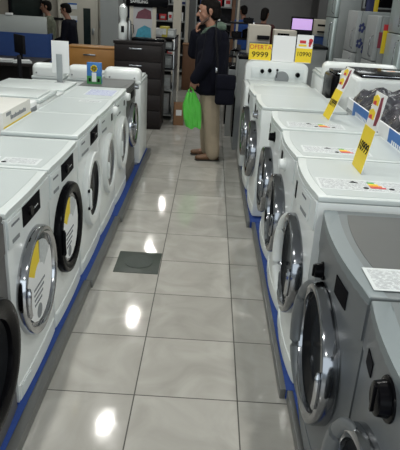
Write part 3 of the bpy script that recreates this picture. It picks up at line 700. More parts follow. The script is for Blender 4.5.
# machines past the right row
for i, (x0, x1, y0, y1, z1, m, lab) in enumerate(((.58, 1.15, 4.62, 5.2, 1.10, PALE, 'pale grey boxy cooker just past the end of the right row'),
                                                  (.50, 1.10, 5.35, 5.95, .90, STEEL, 'steel cooker behind the pale grey one, its hob covered with pans'),)):
    t = thing('cooker', lab, 'cooker', ((x0 + x1) / 2, (y0 + y1) / 2, 0)); w_, d_ = x1 - x0, y1 - y0
    B('body', m, t, -w_ / 2, w_ / 2, -d_ / 2, d_ / 2, 0, z1 - .03, bev=.006)
    B('hob', BLACKG, t, -w_ / 2, w_ / 2, -d_ / 2, d_ / 2, z1 - .03, z1, bev=.005)
    dd = B('oven_door', BLACKG, t, -w_ / 2 - .02, -w_ / 2, -d_ / 2 + .03, d_ / 2 - .03, .15, .62)
    bm = bmesh.new(); tube(bm, [(-w_ / 2 - .045, -d_ / 2 + .08, .60), (-w_ / 2 - .045, d_ / 2 - .08, .60)], .009); obj('handle', bm, CHROME, dd)
    B('control_strip', STEEL, t, -w_ / 2 - .015, -w_ / 2, -d_ / 2 + .01, d_ / 2 - .01, .68, .80)
    for k in range(4):
        bm = bmesh.new(); cyl(bm, (-w_ / 2 - .015, -d_ / 2 + .1 + k * .12, .74), (-w_ / 2 - .045, -d_ / 2 + .1 + k * .12, .74), .018, n=12); obj('knob', bm, BLACKM, t)
# steel rack with pans and dishes beyond
t = thing('wire_rack', 'tall grey rack crowded with pans behind the man on the right', 'rack', (.60, 6.85, 0))
for x in (-.26, .26):
    for y in (-.2, .2): B('post', STEEL, t, x - .012, x + .012, y - .012, y + .012, 0, 1.42)
for z in (.30, .62, .90, 1.16, 1.38): B('shelf', BLACKM, t, -.27, .27, -.21, .21, z, z + .02)
k = 0
PANM = [STEEL, BLACKG, CHROME, PAPER, BLACKM, SEAM]
names = ['silver', 'black', 'shiny chrome', 'white', 'matt black', 'grey']
levels = ['lowest', 'second', 'third', 'fourth', 'top']
for li, z in enumerate((.32, .64, .92, 1.18, 1.40)):
    for j, xx in enumerate((-.16, .02, .18)):
        if li == 4 and j == 1: continue
        mi = (li * 2 + j * 3 + li // 2) % 6
        t = thing('saucepan', f'{names[mi]} pan on the {levels[li]} level of the grey rack, {["left","middle","right"][j]} of its row', 'pan', (.60 + xx, 6.73, z), group='pans on the grey rack')
        r = .075; h_ = .07 + .02 * ((li + j) % 3)
        bm = bmesh.new(); lathe_x(bm, [(0, 0), (0, r * .85), (.01, r), (h_, r * 1.05), (h_, r * .98), (.012, r * .9), (.012, 0)], 0, 0, 22, closed=False)
        obj('pot', bm, PANM[mi], t, mtx=Matrix.Rotation(-PI / 2, 4, 'Y'))
        bm = bmesh.new(); tube(bm, [(0, -r, h_ - .01), (.0, -r - .04, h_ + .0), (0, -r - .11, h_ + .01)], .008); obj('handle', bm, BLACKM, t)
        if (li + j) % 2:
            bm = bmesh.new(); lathe_x(bm, [(h_, r * 1.05), (h_ + .015, r * .8), (h_ + .03, .02), (h_ + .045, .018), (h_ + .045, 0), (h_, 0)], 0, 0, 22, closed=False)
            obj('lid', bm, CHROME, t, mtx=Matrix.Rotation(-PI / 2, 4, 'Y'))

# ------------------------------------------------------------------ left side centre: cabinets
t = thing('chest_of_drawers', 'dark wenge chest of wide drawers with silver pulls at the end of the aisle', 'cabinet', (-.70, 5.46, 0))
B('carcass', DWOOD, t, -.305, .32, .02, .55, 0, 1.10, bev=.004)
B('top', DWOOD, t, -.315, .33, .0, .56, 1.10, 1.135, bev=.004)
for k in range(5):
    z = .05 + k * .21
    dw = B('drawer', DWOOD, t, -.30, .315, .0, .02, z, z + .20, bev=.003)
    bm = bmesh.new(); bx(bm, -.11, .06, -.02, -.006, z + .145, z + .163, .003); bx(bm, -.10, -.09, -.01, .002, z + .15, z + .158); bx(bm, .04, .05, -.01, .002, z + .15, z + .158)
    obj('handle', bm, CHROME, dw)
t = thing('base_cabinet', 'orange wood counter cabinet with silver pull behind the left top-loaders', 'cabinet', (-1.45, 6.2, 0))
B('carcass', WOOD, t, -.35, .34, .02, .34, 0, .95, bev=.004); B('top', WOOD, t, -.36, .35, .0, .35, .95, .97)
for k in range(3):
    z = .03 + k * .305; dw = B('drawer', WOOD, t, -.34, .33, .0, .02, z, z + .30, bev=.003)
    bm = bmesh.new(); bx(bm, -.12, .06, -.02, -.006, z + .21, z + .232, .003); bx(bm, -.10, -.09, -.01, .002, z + .215, z + .228); bx(bm, .04, .05, -.01, .002, z + .215, z + .228); obj('handle', bm, CHROME, dw)

# demo stand on the dark chest
t = thing('display_stand', 'black-topped demonstration stand with white lettering and a colourful poster', 'display stand', (-.64, 5.72, 1.135))
B('base', BLACKG, t, -.22, .27, -.12, .12, 0, .03); B('header', BLACKG, t, -.24, .30, -.06, .06, .42, .62)
for x in (-.20, .10): B('upright', CREAM, t, x, x + .05, -.02, .02, .03, .42)
ps = B('poster', mat('poster_white', (.45, .45, .46), .5), t, -.15, .10, -.012, -.006, .04, .41, bev=0)
for (y0, y1, m) in ((.04, .19, mat('poster_teal', (.03, .25, .35), .4, noise=.6, nscale=25)), (.27, .40, mat('poster_wine', (.14, .03, .05), .5, noise=.6, nscale=30))):
    bm = bmesh.new(); prism(bm, [(-.12, y0), (.09, y0), (.08, y1 - .03), (.0, y1), (-.09, y1 - .05)], 0, .002)
    obj('poster_print', bm, m, ps, mtx=Matrix(((1, 0, 0, 0), (0, 0, 1, -.014), (0, 1, 0, 0), (0, 0, 0, 1))))
text('SAMSUNG', .05, PAPER, t, (-.07, -.062, .475), (PI / 2, 0, 0), name='brand_lettering')
t = thing('water_dispenser', 'white bottle-shaped dispenser with black window at the left of the dark chest', 'dispenser', (-.92, 5.70, 1.135))
bm = bmesh.new()
for k, (z, r) in enumerate(((0, .06), (.02, .065), (.19, .065), (.22, .035), (.26, .04), (.36, .05), (.42, .03))):
    pass
lathe_x(bm, [(0, 0), (0, .06), (.02, .066), (.19, .064), (.22, .04), (.26, .038), (.30, .055), (.40, .055), (.44, .02), (.44, 0)], 0, 0, 24, closed=False)
obj('bottle', bm, WHITE, t, mtx=Matrix.Rotation(-PI / 2, 4, 'Y')); B('black_window', BLACKM, t, -.02, .02, -.07, -.06, .09, .17)
t = thing('chrome_kettle', 'tall grey kettle between the white dispenser and the poster stand', 'kettle', (-.825, 5.60, 1.135))
bm = bmesh.new(); lathe_x(bm, [(0, 0), (0, .03), (.02, .035), (.18, .028), (.24, .02), (.25, 0)], 0, 0, 18, closed=False)
obj('kettle_body', bm, STEEL, t, mtx=Matrix.Rotation(-PI / 2, 4, 'Y'))
bm = bmesh.new(); tube(bm, [(.02, 0, .20), (.05, 0, .19), (.055, 0, .10), (.03, 0, .06)], .005); obj('handle', bm, BLACKM, t)

# shelf bay of small appliances past the chest
t = thing('shelf_unit', 'open dark shelving crowded with boxed kitchenware left of the man', 'shelf', (-.62, 6.75, 0))
for x in (-.24, .34): B('side_panel', STEEL, t, x, x + .02, -.6, .25, 0, 1.16)
for z in (.06, .42, .72, .98, 1.14): B('shelf', BLACKM if z > .5 else PALE, t, -.24, .36, -.6, .25, z, z + .02)
def box_item(nm, label, x, y, z, w_, d_, h_, m, m2, group, cat='box'):
    t = thing(nm, label, cat, (x, y, z), random.uniform(-.15, .15), group)
    B('box', m, t, -w_ / 2, w_ / 2, -d_ / 2, d_ / 2, 0, h_, bev=.004); B('front_label', m2, t, -w_ / 2 * .7, w_ / 2 * .7, -d_ / 2 - .002, -d_ / 2, h_ * .25, h_ * .8, bev=0)
NB = mat('navy_box', (.02, .03, .12), .5)
cols = {'white': mat('box_white', (.42, .42, .42), .6), 'navy': NB, 'grey': SEAM, 'yellow': mat('box_yellow', (.40, .34, .05), .6), 'pale': PALE, 'black': BLACKM}
lv = {0: ('bottom', .08), 1: ('second', .44), 2: ('third', .74), 3: ('upper', 1.0), 4: ('top', 1.16)}
spec = [(0, .0, 'white'), (0, .22, 'white'), (1, -.05, 'white'), (1, .12, 'navy'), (1, .26, 'white'), (2, -.02, 'grey'), (2, .15, 'navy'), (2, .27, 'pale'), (3, .0, 'pale'), (3, .14, 'yellow'), (3, .28, 'grey'), (4, -.12, 'pale'), (4, .0, 'grey'), (4, .12, 'white'), (4, .2, 'yellow'), (4, .3, 'pale')]
pos3 = {}
for li, dx, cn_ in spec:
    n_ = pos3.get(li, 0); pos3[li] = n_ + 1
    hh = {0: .30, 1: .2, 2: .17, 3: .10, 4: .11 + .03 * (n_ % 2)}[li]
    other = PAPERG
    tot = sum(1 for s_ in spec if s_[0] == li)
    place = {2: ['left', 'right'], 3: ['left', 'middle', 'right'], 5: ['leftmost', 'second', 'middle', 'fourth', 'rightmost']}[tot][n_]
    box_item('kitchen_box', f'{cn_} boxed kitchenware, {place} on the {lv[li][0]} shelf of the dark shelving', -.62 + dx, 6.32, lv[li][1], .11 if li else .17, .18, hh, cols[cn_], other, 'boxed kitchenware on the dark shelving')
t = thing('carton', 'small brown cardboard carton on the floor beside the dark chest', 'carton', (-.16, 5.95, 0), .1)
B('box', CARD, t, -.07, .07, -.12, .12, 0, .29, bev=.003); B('flap', CARD, t, -.07, -.065, -.12, .12, .29, .32, bev=0); B('white_label', PAPER, t, -.04, .04, -.122, -.12, .14, .22, bev=0)
t = thing('storage_box', 'brown wooden crate cabinet standing past the columns', 'cabinet', (-.16, 9.3, 0))
B('carcass', BWOOD, t, -.13, .15, -.15, .2, 0, .86, bev=.004); B('door', BWOOD, t, -.11, .13, -.165, -.15, .05, .82); B('top', CARD, t, -.14, .16, -.17, .21, .86, .88)

# far gondola shelving behind the man: long bays with goods
ORD = ['first', 'second', 'third', 'fourth', 'fifth', 'sixth', 'seventh', 'eighth', 'ninth', 'tenth', 'eleventh', 'twelfth']
LEV = ['lowest', 'second up', 'third up', 'fourth up', 'fifth up', 'top']
def gondola(label, x0, x1, y, h_, nlev, seed, group, dim=(.05, .05, .055)):
    t = thing('gondola_shelf', label, 'shelf', ((x0 + x1) / 2, y, 0)); w_ = x1 - x0
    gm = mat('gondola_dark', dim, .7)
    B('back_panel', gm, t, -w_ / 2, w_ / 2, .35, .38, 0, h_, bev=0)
    for x in (-w_ / 2, w_ / 2 - .03): B('side_panel', PALE, t, x, x + .03, -.1, .38, 0, h_)
    zs = [.12 + k * (h_ - .2) / (nlev - 1) for k in range(nlev)]
    for z in zs: B('shelf', PALE, t, -w_ / 2 + .03, w_ / 2 - .03, -.1, .35, z - .03, z, bev=0)
    rs = random.Random(seed)
    cc = [('white', PAPER), ('black', BLACKM), ('grey', SEAM), ('red', RED), ('brown', CARD), ('navy', NB)]
    for li, z in enumerate(zs[:-1]):
        if z < .45: continue
        x = x0 + .09; gap = (h_ - .2) / (nlev - 1); j = 0
        while x < x1 - .14:
            ww = rs.uniform(.10, .2); nm_, m_ = rs.choice(cc); hh = min(gap - .06, rs.uniform(.08, .22))
            o = thing('goods_box', f'{nm_} goods box, {ORD[j]} from the left, shelf {LEV[li]}, {group}', 'box', (x + ww / 2, y + .05, z), 0, group + ', boxes')
            B('box', m_, o, -ww / 2, ww / 2, -.1, .12, 0, hh, bev=.003); B('label', PAPERG if m_ is not PAPER else RED, o, -ww * .3, ww * .3, -.102, -.1, hh * .3, hh * .7, bev=0)
            x += ww + rs.uniform(.02, .06); j += 1
    return t
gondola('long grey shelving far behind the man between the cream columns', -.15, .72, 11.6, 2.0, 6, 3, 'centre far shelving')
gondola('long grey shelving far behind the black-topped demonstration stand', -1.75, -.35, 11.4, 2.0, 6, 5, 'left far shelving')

# ------------------------------------------------------------------ left: office desk and partition
t = thing('partition_screen', 'long blue office partition with pale frosted upper panel on the left', 'partition', (-3.1, 7.0, 0))
B('blue_panel', BLUEP, t, -1.4, .88, -.03, .03, 0, 1.05); B('frosted_panel', FROST, t, -1.4, .80, -.015, .015, 1.05, 1.30, bev=.002)
for x in (-1.4, -.5, .84): B('post', BLUEP, t, x, x + .04, -.035, .035, 0, 1.06)
B('lamp_clip', LAMP if False else PAPER, t, .18, .28, -.04, .02, 1.30, 1.33)
t = thing('office_desk', 'dark desk with papers in front of the blue partition', 'desk', (-2.75, 5.75, 0))
B('desktop', DWOOD, t, -.9, .72, -.35, .45, .74, .78); B('modesty_panel', DWOOD, t, -.85, .68, .38, .40, .15, .74)
for x in (-.88, .64): B('leg_panel', DWOOD, t, x, x + .05, -.33, .42, 0, .74)
t = thing('computer_monitor', 'black computer monitor on the dark desk', 'monitor', (-2.33, 5.75, .78), -.9)
B('screen', BLACKM, t, -.17, .17, -.015, .02, .09, .33, bev=.006); B('stem', BLACKM, t, -.02, .02, -.0, .03, .01, .12); B('foot', BLACKM, t, -.1, .1, -.06, .08, 0, .015)
for i, (x, y, s_, lab) in enumerate(((-2.5, 5.52, .16, 'left pile of white papers on the dark desk'), (-2.22, 5.5, .12, 'right pile of white papers on the dark desk beside the monitor'))):
    t = thing('paper_pile', lab, 'papers', (x, y, .78), .3 * i)
    for k in range(4): B('sheet', PAPER if k % 2 else PAPERG, t, -s_ + .01 * k, s_ - .01 * k, -.09, .09, .008 * k, .008 * k + .007, bev=0)
def chair(label, x, y, rz, group='office chairs at the dark desk'):
    t = thing('office_chair', label, 'chair', (x, y, 0), rz, group)
    B('seat', BLACKM, t, -.23, .23, -.22, .22, .43, .49, bev=.02); 
    bm = bmesh.new(); bx(bm, -.21, .21, .20, .25, .58, .92, bev=.022, seg=3); obj('backrest', bm, BLACKM, t)
    bm = bmesh.new(); tube(bm, [(0, .05, .42), (0, .24, .42), (0, .27, .5), (0, .25, .65)], .015); obj('back_bar', bm, STEEL, t)
    for sx in (-.2, .2):
        for sy in (-.19, .19):
            bm = bmesh.new(); tube(bm, [(sx, sy, .43), (sx * 1.08, sy * 1.08, 0)], .012); obj('leg', bm, STEEL, t)
chair('black office chair with its back to the aisle, right end of the dark desk', -1.86, 5.0, 1.9)
chair('black office chair in front of the dark desk, left of frame edge', -2.5, 4.7, 2.9)

# ------------------------------------------------------------------ right: counter, screen and fridges
t = thing('service_counter', 'long beige service counter at the back on the right', 'counter', (1.55, 6.6, 0))
B('body', PALE, t, -.12, .36, -.3, .35, 0, 1.12); B('worktop', BLACKM, t, -.14, .375, -.33, .38, 1.12, 1.15)
t = thing('laptop', 'open laptop with a violet lit screen on the service counter', 'laptop', (1.56, 6.5, 1.15))
B('keyboard_base', BLACKM, t, -.17, .17, -.14, .1, 0, .02); sc_ = B('lid', BLACKM, t, -.165, .165, .10, .115, .02, .38)
B('stand', BLACKM, t, -.1, .1, .115, .16, .0, .20)
B('screen', SCREEN, sc_, -.145, .145, .098, .10, .205, .355, bev=0)
t = thing('appliance_box', 'beige small oven on the counter left of the violet screen', 'oven', (1.25, 6.05, 0))
B('stand_body', PALE, t, -.17, .17, -.15, .15, 0, 1.13); B('oven_body', CREAM, t, -.15, .15, -.14, .14, 1.13, 1.36, bev=.01); B('oven_window', BLACKG, t, -.11, .05, -.146, -.14, 1.17, 1.32); B('dial', BLACKM, t, .08, .12, -.15, -.14, 1.23, 1.27)
t = thing('appliance_box', 'cream tall cabinet with black grill behind the OFERTA sign', 'cabinet', (.90, 6.22, 0))
B('body', CREAM, t, -.14, .16, -.15, .15, 0, 1.40, bev=.008); B('black_tray', BLACKM, t, -.02, .15, -.2, -.15, 1.22, 1.27); B('dark_panel', SEAM, t, -.12, .14, -.156, -.15, .9, 1.18)
t = thing('printer', 'beige desktop printer with dark slots on the far counter', 'printer', (2.02, 7.6, 1.27))
B('body', CREAM, t, -.13, .13, -.15, .15, 0, .22, bev=.01); B('slot', BLACKM, t, -.08, .1, -.156, -.15, .12, .15); B('tray', BLACKM, t, -.08, .08, -.2, -.15, .03, .05)
t = thing('counter_block', 'blue-fronted counter block holding the printer', 'counter', (2.05, 7.72, 0))
B('body', BLUEP, t, -.28, .22, -.25, .3, 0, 1.24); B('worktop', PALE, t, -.3, .24, -.27, .32, 1.24, 1.27)
t = thing('banner_column', 'narrow black banner stand with a blue balloon shape beside the tall fridge', 'banner', (2.36, 8.12, 0))
B('panel', BLACKM, t, -.05, .05, -.02, .02, 0, 1.85); B('base', BLACKM, t, -.15, .15, -.15, .15, 0, .02)
bm = bmesh.new(); ball(bm, (-.05, -.06, 1.62), (.09, .06, .07)); obj('blue_ball', bm, BLUE, t)
B('white_label', PAPER, t, -.02, .01, -.024, -.02, 1.30, 1.55, bev=0)

def fridge(label, x, y, w_, d_, h_, split, m, deco=None, handle=True, rz=0.0):
    """door faces -x towards the aisle"""
    t = thing('refrigerator', label, 'refrigerator', (x, y, 0), rz)
    B('cabinet', FSIDE, t, 0.03, d_, 0, w_, .03, h_, bev=.006); B('plinth', BLACKM, t, .04, d_ - .02, .02, w_ - .02, 0, .04, bev=0)
    l_ = B('lower_door', m, t, -.03, .03, 0.003, w_ - .003, .05, split - .005, bev=.012); u_ = B('upper_door', m, t, -.03, .03, .003, w_ - .003, split + .005, h_, bev=.012)
    for dd, z0, z1 in ((l_, split - .45, split - .06), (u_, split + .05, split + .30)):
        bm = bmesh.new(); tube(bm, [(-.03, .06, z0), (-.06, .06, z0 + .03), (-.06, .06, z1 - .03), (-.03, .06, z1)], .009); obj('handle', bm, CHROME, dd)
    if deco: deco(t, w_, d_, h_)
    return t
def front_prints(t, w_, d_, h_):
    for (y0, z0) in ((.12, 1.2), (.36, 1.25)):
        bm = bmesh.new()
        for a in range(5): ball(bm, (-.032, y0 + .04 * math.cos(a * 1.26), z0 + .04 * math.sin(a * 1.26)), (.003, .035, .035), 1)
        obj('flower_sticker', bm, PURPLE, t)
def side_flowers(t, w_, d_, h_):
    for (x0, z0) in ((.045, 1.27), (.12, 1.20), (.14, 1.38), (.05, 1.46)):
        bm = bmesh.new()
        for a in range(5): ball(bm, (x0 + .028 * math.cos(a * 1.26), -.001, z0 + .04 * math.sin(a * 1.26)), (.02, .003, .028), 1)
        obj('flower_sticker', bm, NB, t)
def side_yellow(t, w_, d_, h_):
    B('yellow_sticker', YEL, t, .06, .13, -.004, 0, 1.20, 1.46, bev=0); B('red_sticker', RED, t, .06, .13, -.005, 0, 1.462, 1.53, bev=0); B('wine_sticker', MAROON, t, .015, .055, -.005, 0, 1.26, 1.44, bev=0)
fridge('tall pale steel refrigerator seen past the banner stand', 2.00, 6.4, .60, .33, 1.86, 1.55, FRIDGE)
fridge('grey refrigerator with dark blue flower stickers on its side', 2.12, 5.55, .55, .60, 1.66, 1.15, PALE, side_flowers)
fridge('lower grey refrigerator with yellow and red sticker on its side', 2.23, 5.0, .48, .60, 1.62, 1.10, PALE, side_yellow)
fridge('pale steel refrigerator cut off by the right edge of the photo', 2.34, 4.36, .55, .60, 1.86, 1.45, FRIDGE)
t = thing('slim_dispenser', 'white water dispenser standing before the grey refrigerators', 'dispenser', (1.93, 5.30, 0))
B('body', PALE, t, -.10, .10, -.14, .14, 0, 1.08, bev=.01); B('niche', BLACKM, t, -.06, .06, -.146, -.14, .86, .96); B('tap', STEEL, t, -.02, .02, -.16, -.14, .95, 1.0)
t = thing('wall_television', 'dark wall television with pale frame above the far refrigerators', 'television', (3.40, 9.3, 1.70))
B('frame', PALE, t, -.33, .33, -.02, .03, 0, .45); B('screen', BLACKG, t, -.30, .30, -.025, -.02, .03, .42); B('stand', BLACKM, t, -.05, .05, -.0, .3, .1, .2)
t = thing('banner_column', 'yellow and navy printed banner stand between the fridges', 'banner', (2.80, 7.6, 0))
B('panel', NB, t, -.10, .02, -.02, .02, 0, 1.9); B('yellow_strip', YEL, t, .02, .09, -.02, .02, 0.0, 1.9); B('base', BLACKM, t, -.15, .15, -.15, .15, 0, .02)

# ------------------------------------------------------------------ people
def hull(bm, p0, r0, p1, r1, sub=2):
    b2 = bmesh.new()
    for p, r in ((p0, r0), (p1, r1)):
        r = r if hasattr(r, '__len__') else (r, r, r)
        bmesh.ops.create_icosphere(b2, subdivisions=sub, radius=1, matrix=Matrix.Translation(p) @ Matrix.Diagonal((r[0], r[1], r[2], 1)))
    res = bmesh.ops.convex_hull(b2, input=list(b2.verts))
    bmesh.ops.delete(b2, geom=[g for g in set(res['geom_interior'] + res['geom_unused']) if isinstance(g, bmesh.types.BMVert)], context='VERTS')
    merge(bm, b2)

def blob(name, caps, m, parent, voxel=.01, smooth=4, label=None, extra=None):
    bm = bmesh.new()
    for c in caps: hull(bm, *c)
    if extra: extra(bm)
    me = bpy.data.meshes.new(name + '_raw'); bm.to_mesh(me); bm.free()
    o = bpy.data.objects.new(name + '_raw', me); COL.objects.link(o)
    md = o.modifiers.new('r', 'REMESH'); md.mode = 'VOXEL'; md.voxel_size = voxel; md.use_smooth_shade = True
    if smooth: s_ = o.modifiers.new('s', 'SMOOTH'); s_.iterations = smooth; s_.factor = .5
    dg = bpy.context.evaluated_depsgraph_get(); nm = bpy.data.meshes.new_from_object(o.evaluated_get(dg))
    bpy.data.objects.remove(o); bpy.data.meshes.remove(me)
    nm.name = name; nm.materials.clear(); nm.materials.append(m)
    nm.polygons.foreach_set('use_smooth', [True] * len(nm.polygons))
    r = bpy.data.objects.new(name, nm); COL.objects.link(r); r.parent = parent
    if label: r['label'] = label
    return r

def hand_caps(wr, direc, palmn, curl=.6, sc=1.0, side=1):
    """wrist, pointing direction, palm normal; five unequal bent fingers"""
    wr = Vector(wr); d = Vector(direc).normalized(); n = Vector(palmn).normalized(); n = (n - d * n.dot(d)).normalized(); s = d.cross(n) * side
    caps = []
    k = wr + d * .085 * sc
    for a in (-1, 0, 1): caps.append((wr + s * .018 * a * sc, .017 * sc, k + s * .028 * a * sc, .013 * sc, 1))
    for i, (o_, L_) in enumerate(((.030, .068), (.010, .076), (-.011, .070), (-.031, .055))):
        p = k + s * o_ * sc; a = 0.0
        for j, fr in enumerate((.45, .32, .25)):
            a += curl * (.5 if j == 0 else .8)
            q = p + (d * math.cos(a) + n * math.sin(a)) * L_ * fr * sc * 1.05
            caps.append((p, (.0098 - .001 * j) * sc, q, (.0090 - .001 * j) * sc, 1)); p = q
    p = wr + d * .03 * sc + s * .026 * sc; q = p + (d * .6 + s * .7 + n * .3).normalized() * .038 * sc; r = q + (d * .8 + s * .1 + n * .6).normalized() * .032 * sc
    caps += [(p, .013 * sc, q, .011 * sc, 1), (q, .011 * sc, r, .009 * sc, 1)]
    return caps

def head_caps(c, s=1.0, pitch=0.0):
    """head facing +x, centre c"""
    rot = Matrix.Rotation(pitch, 3, 'Y')
    def P(x, y, z): return Vector(c) + rot @ (Vector((x, y, z)) * s)
    caps = [(P(-.015, 0, .035), (.098 * s, .077 * s, .085 * s), P(.02, 0, .03), (.080 * s, .074 * s, .085 * s)),
            (P(.025, 0, .0), (.066 * s, .064 * s, .07 * s), P(.048, 0, -.075), (.036 * s, .040 * s, .030 * s)),
            (P(.092, 0, .015), .010 * s, P(.118, 0, -.018), .0125 * s),               # nose
            (P(.10, -.011, -.020), .009 * s, P(.10, .011, -.020), .009 * s),
            (P(.088, -.03, .038), .010 * s, P(.088, .03, .038), .010 * s),          # brow
            (P(.088, -.018, -.043), .0085 * s, P(.088, .018, -.043), .0085 * s),      # upper lip
            (P(.084, -.015, -.055), .0085 * s, P(.084, .015, -.055), .0085 * s),      # lower lip
            (P(.068, -.008, -.088), .018 * s, P(.068, .008, -.088), .018 * s)]       # chin
    for y in (-1, 1):
        caps.append((P(-.012, y * .077, .022), (.018 * s, .007 * s, .016 * s), P(-.016, y * .074, -.018), (.011 * s, .006 * s, .012 * s)))   # ears
        caps.append((P(.055, y * .042, -.012), .022 * s, P(.045, y * .045, -.03), .02 * s))                                           # cheeks
    return caps, P

def person(label, loc, rz, s, pose, coat, trousers, shoes, hair, hood=None, fine=False, zoff=0.0, lean=0.0, hp=0.0, coat_hem=.78, hair_len=0.0, beard=False, bulk=1.0, hs=1.0, hz=1.615):
    t = thing('person', label, 'person', loc, rz); t.scale = (s, s, s)
    vx = .007 if fine else .011
    sh = Vector((lean, 0, 0))
    nb = Vector((.01, 0, 1.44)) + sh; nt = Vector((.045, 0, 1.53)) + sh * 1.1
    hc = Vector((.055, 0, hz)) + sh * 1.15
    hcaps, P = head_caps(hc, .98 * hs, hp); q = .98 * hs
    L = pose
    body = list(hcaps)
    body += [(nb, .058, nt, .052), (Vector((0, 0, .95)), (.09, .13, .09), Vector((.0, 0, 1.15)) + sh * .5, (.085, .12, .09)),
             (Vector((0, 0, 1.15)) + sh * .5, (.09, .13, .09), Vector((0, 0, 1.34)) + sh * .9, (.09, .15, .09))]
    g = bulk
    if bulk > 1.1: xb = [(Vector((-.07, 0, .90)), (.13, .19, .12), Vector((-.085, 0, 1.30)), (.11, .19, .10)), (Vector((-.09, -.08, 1.36)), .085, Vector((-.09, .08, 1.36)), .085), (Vector((.06, .12, .90)), (.11, .09, .13), Vector((.06, .13, 1.15)), (.10, .09, .10))]
    else: xb = []
    coatc = xb + [(Vector((.0, 0, coat_hem + .10)), (.130 * g, .170 * g, .10), Vector((.0, 0, 1.08)) + sh * .35, (.130 * g, .165 * g, .12)),
             (Vector((.0, 0, 1.08)) + sh * .35, (.130 * g, .165 * g, .12), Vector((-.005, 0, 1.32)) + sh * .85, (.13 * g, .18, .10)),
             (Vector((-.01, -.12, 1.38)) + sh * .95, .072, Vector((-.01, .12, 1.38)) + sh * .95, .072),
             (Vector((-.01, 0, 1.38)) + sh, (.09, .12, .06), nb, (.075, .085, .03))]
    tr = []
    for sd, key in ((1, 'l'), (-1, 'r')):
        S_ = Vector((0, .185 * sd, 1.385)) + sh * .95; E_ = Vector(L[key + 'e']); W_ = Vector(L[key + 'w'])
        body += [(S_, .05, E_, .038), (E_, .038, W_, .027)]
        body += hand_caps(W_, L[key + 'd'], L[key + 'n'], L.get(key + 'c', .5), 1.0, sd)
        coatc += [(S_, .072 * g ** .6, E_, .062 * g ** .6), (E_, .062 * g ** .6, W_, .052 * g ** .5)]
        H_ = Vector((0, .085 * sd, .90)); K_ = Vector(L[key + 'k']); A_ = Vector(L[key + 'a'])
        body += [(H_, .075, K_, .05), (K_, .05, A_, .036), (A_, .036, A_ + Vector((.10, .0, -.045)), .03)]
        tr += [(H_, (.112, .098, .10), K_, .088 * (g ** .5)), (K_, .088 * (g ** .5), A_ + Vector((-.005, 0, .0)), .070 * (g ** .5))]
    tr.append((Vector((0, -.05, .90)), (.11, .10, .09), Vector((0, .05, .90)), (.11, .10, .09)))
    b = blob('body', body, SKIN, t, vx, 2)
    blob('coat', coatc, coat, t, .012, 5)
    blob('trousers', tr, trousers, t, .012, 5)
    for sd, key in ((1, 'l'), (-1, 'r')):
        A_ = Vector(L[key + 'a']); ft = Vector((1, .12 * sd, 0)).normalized()
        g0 = Vector((A_.x, A_.y, .045))
        sh_ = blob('shoe', [(g0 - ft * .045 + Vector((0, 0, .0)), (.042, .040, .042), g0 + ft * .07, (.05, .043, .038)), (g0 + ft * .07, (.05, .043, .038), g0 + ft * .155 + Vector((0, 0, -.008)), (.045, .042, .028)), (A_ + Vector((0, 0, .01)), .048, g0, .045)], shoes, t, .009, 3)
        blob('sole', [(g0 - ft * .045 + Vector((0, 0, -.035)), (.05, .042, .010), g0 + ft * .155 + Vector((0, 0, -.035)), (.052, .045, .010))], RUB, sh_, .008, 1)
    # hair
    hcap = [(P(-.030, 0, .055), (.096 * q, .083 * q, .082 * q), P(.0, 0, .075), (.082 * q, .076 * q, .064 * q)),
            (P(-.05, 0, .02), (.075 * q, .077 * q, .072 * q), P(-.058, 0, -.035 - hair_len), (.054 * q, .064 * q, .042 * q)),
            (P(.034, -.03, .100), .034 * q, P(.034, .03, .100), .034 * q)]
    for y in (-1, 1): hcap.append((P(.010, y * .070, .035), (.020 * q, .012 * q, .024 * q), P(.006, y * .072, .0), (.011 * q, .008 * q, .022 * q)))
    blob('hair', hcap, hair, t, .008, 2)
    for y in (-1, 1):
        bm = bmesh.new(); ball(bm, P(.083, y * .028, .018), (.012, .013, .009)); ey = obj('eye', bm, PAPER, t)
        bm = bmesh.new(); ball(bm, P(.092, y * .028, .018), (.005, .007, .007)); obj('iris', bm, HAIR, ey)
        bm = bmesh.new(); tube(bm, [P(.098, y * .014, .041), P(.096, y * .028, .046), P(.086, y * .044, .040)], .0045); obj('eyebrow', bm, HAIR, t)
    if beard:
        blob('beard', [(P(.066, -.012, -.090), .021 * q, P(.066, .012, -.090), .021 * q), (P(.066, -.012, -.088), .021 * q, P(.012, -.052, -.05), .015 * q), (P(.066, .012, -.088), .021 * q, P(.012, .052, -.05), .015 * q)], BEARD, t, .007, 2)
        bm = bmesh.new(); tube(bm, [P(.092, -.02, -.036), P(.098, 0, -.033), P(.092, .02, -.036)], .0045); obj('moustache', bm, HAIR, t)
    if hood:
        blob('hood', [(nb + Vector((-.095, -.055, .025)), (.06, .07, .052), nb + Vector((-.095, .055, .025)), (.06, .07, .052)),
                      (nb + Vector((-.06, .07, .02)), .035, nb + Vector((.055, .07, -.01)), .024), (nb + Vector((-.06, -.07, .02)), .035, nb + Vector((.055, -.07, -.01)), .024),
                      (nb + Vector((-.05, .06, .05)), .028, nb + Vector((-.07, -.06, .05)), .028),
                      (nb + Vector((.055, .07, -.01)), .024, nb + Vector((.105, .0, -.07)), .022), (nb + Vector((.055, -.07, -.01)), .024, nb + Vector((.105, .0, -.07)), .022)], hood, t, .009, 3)
    return t, P
MAN = dict(re=(.19, -.15, 1.17), rw=(.185, -.06, 1.37), rd=(-.15, .25, .95), rn=(-.9, -.1, -.2), rc=.75,
           le=(.05, .25, 1.12), lw=(.17, .20, .93), ld=(.25, -.2, -1), ln=(-.2, -1, 0), lc=.85,
           rk=(.0, -.10, .49), ra=(-.02, -.11, .085), lk=(-.03, .095, .49), la=(-.07, .10, .085))
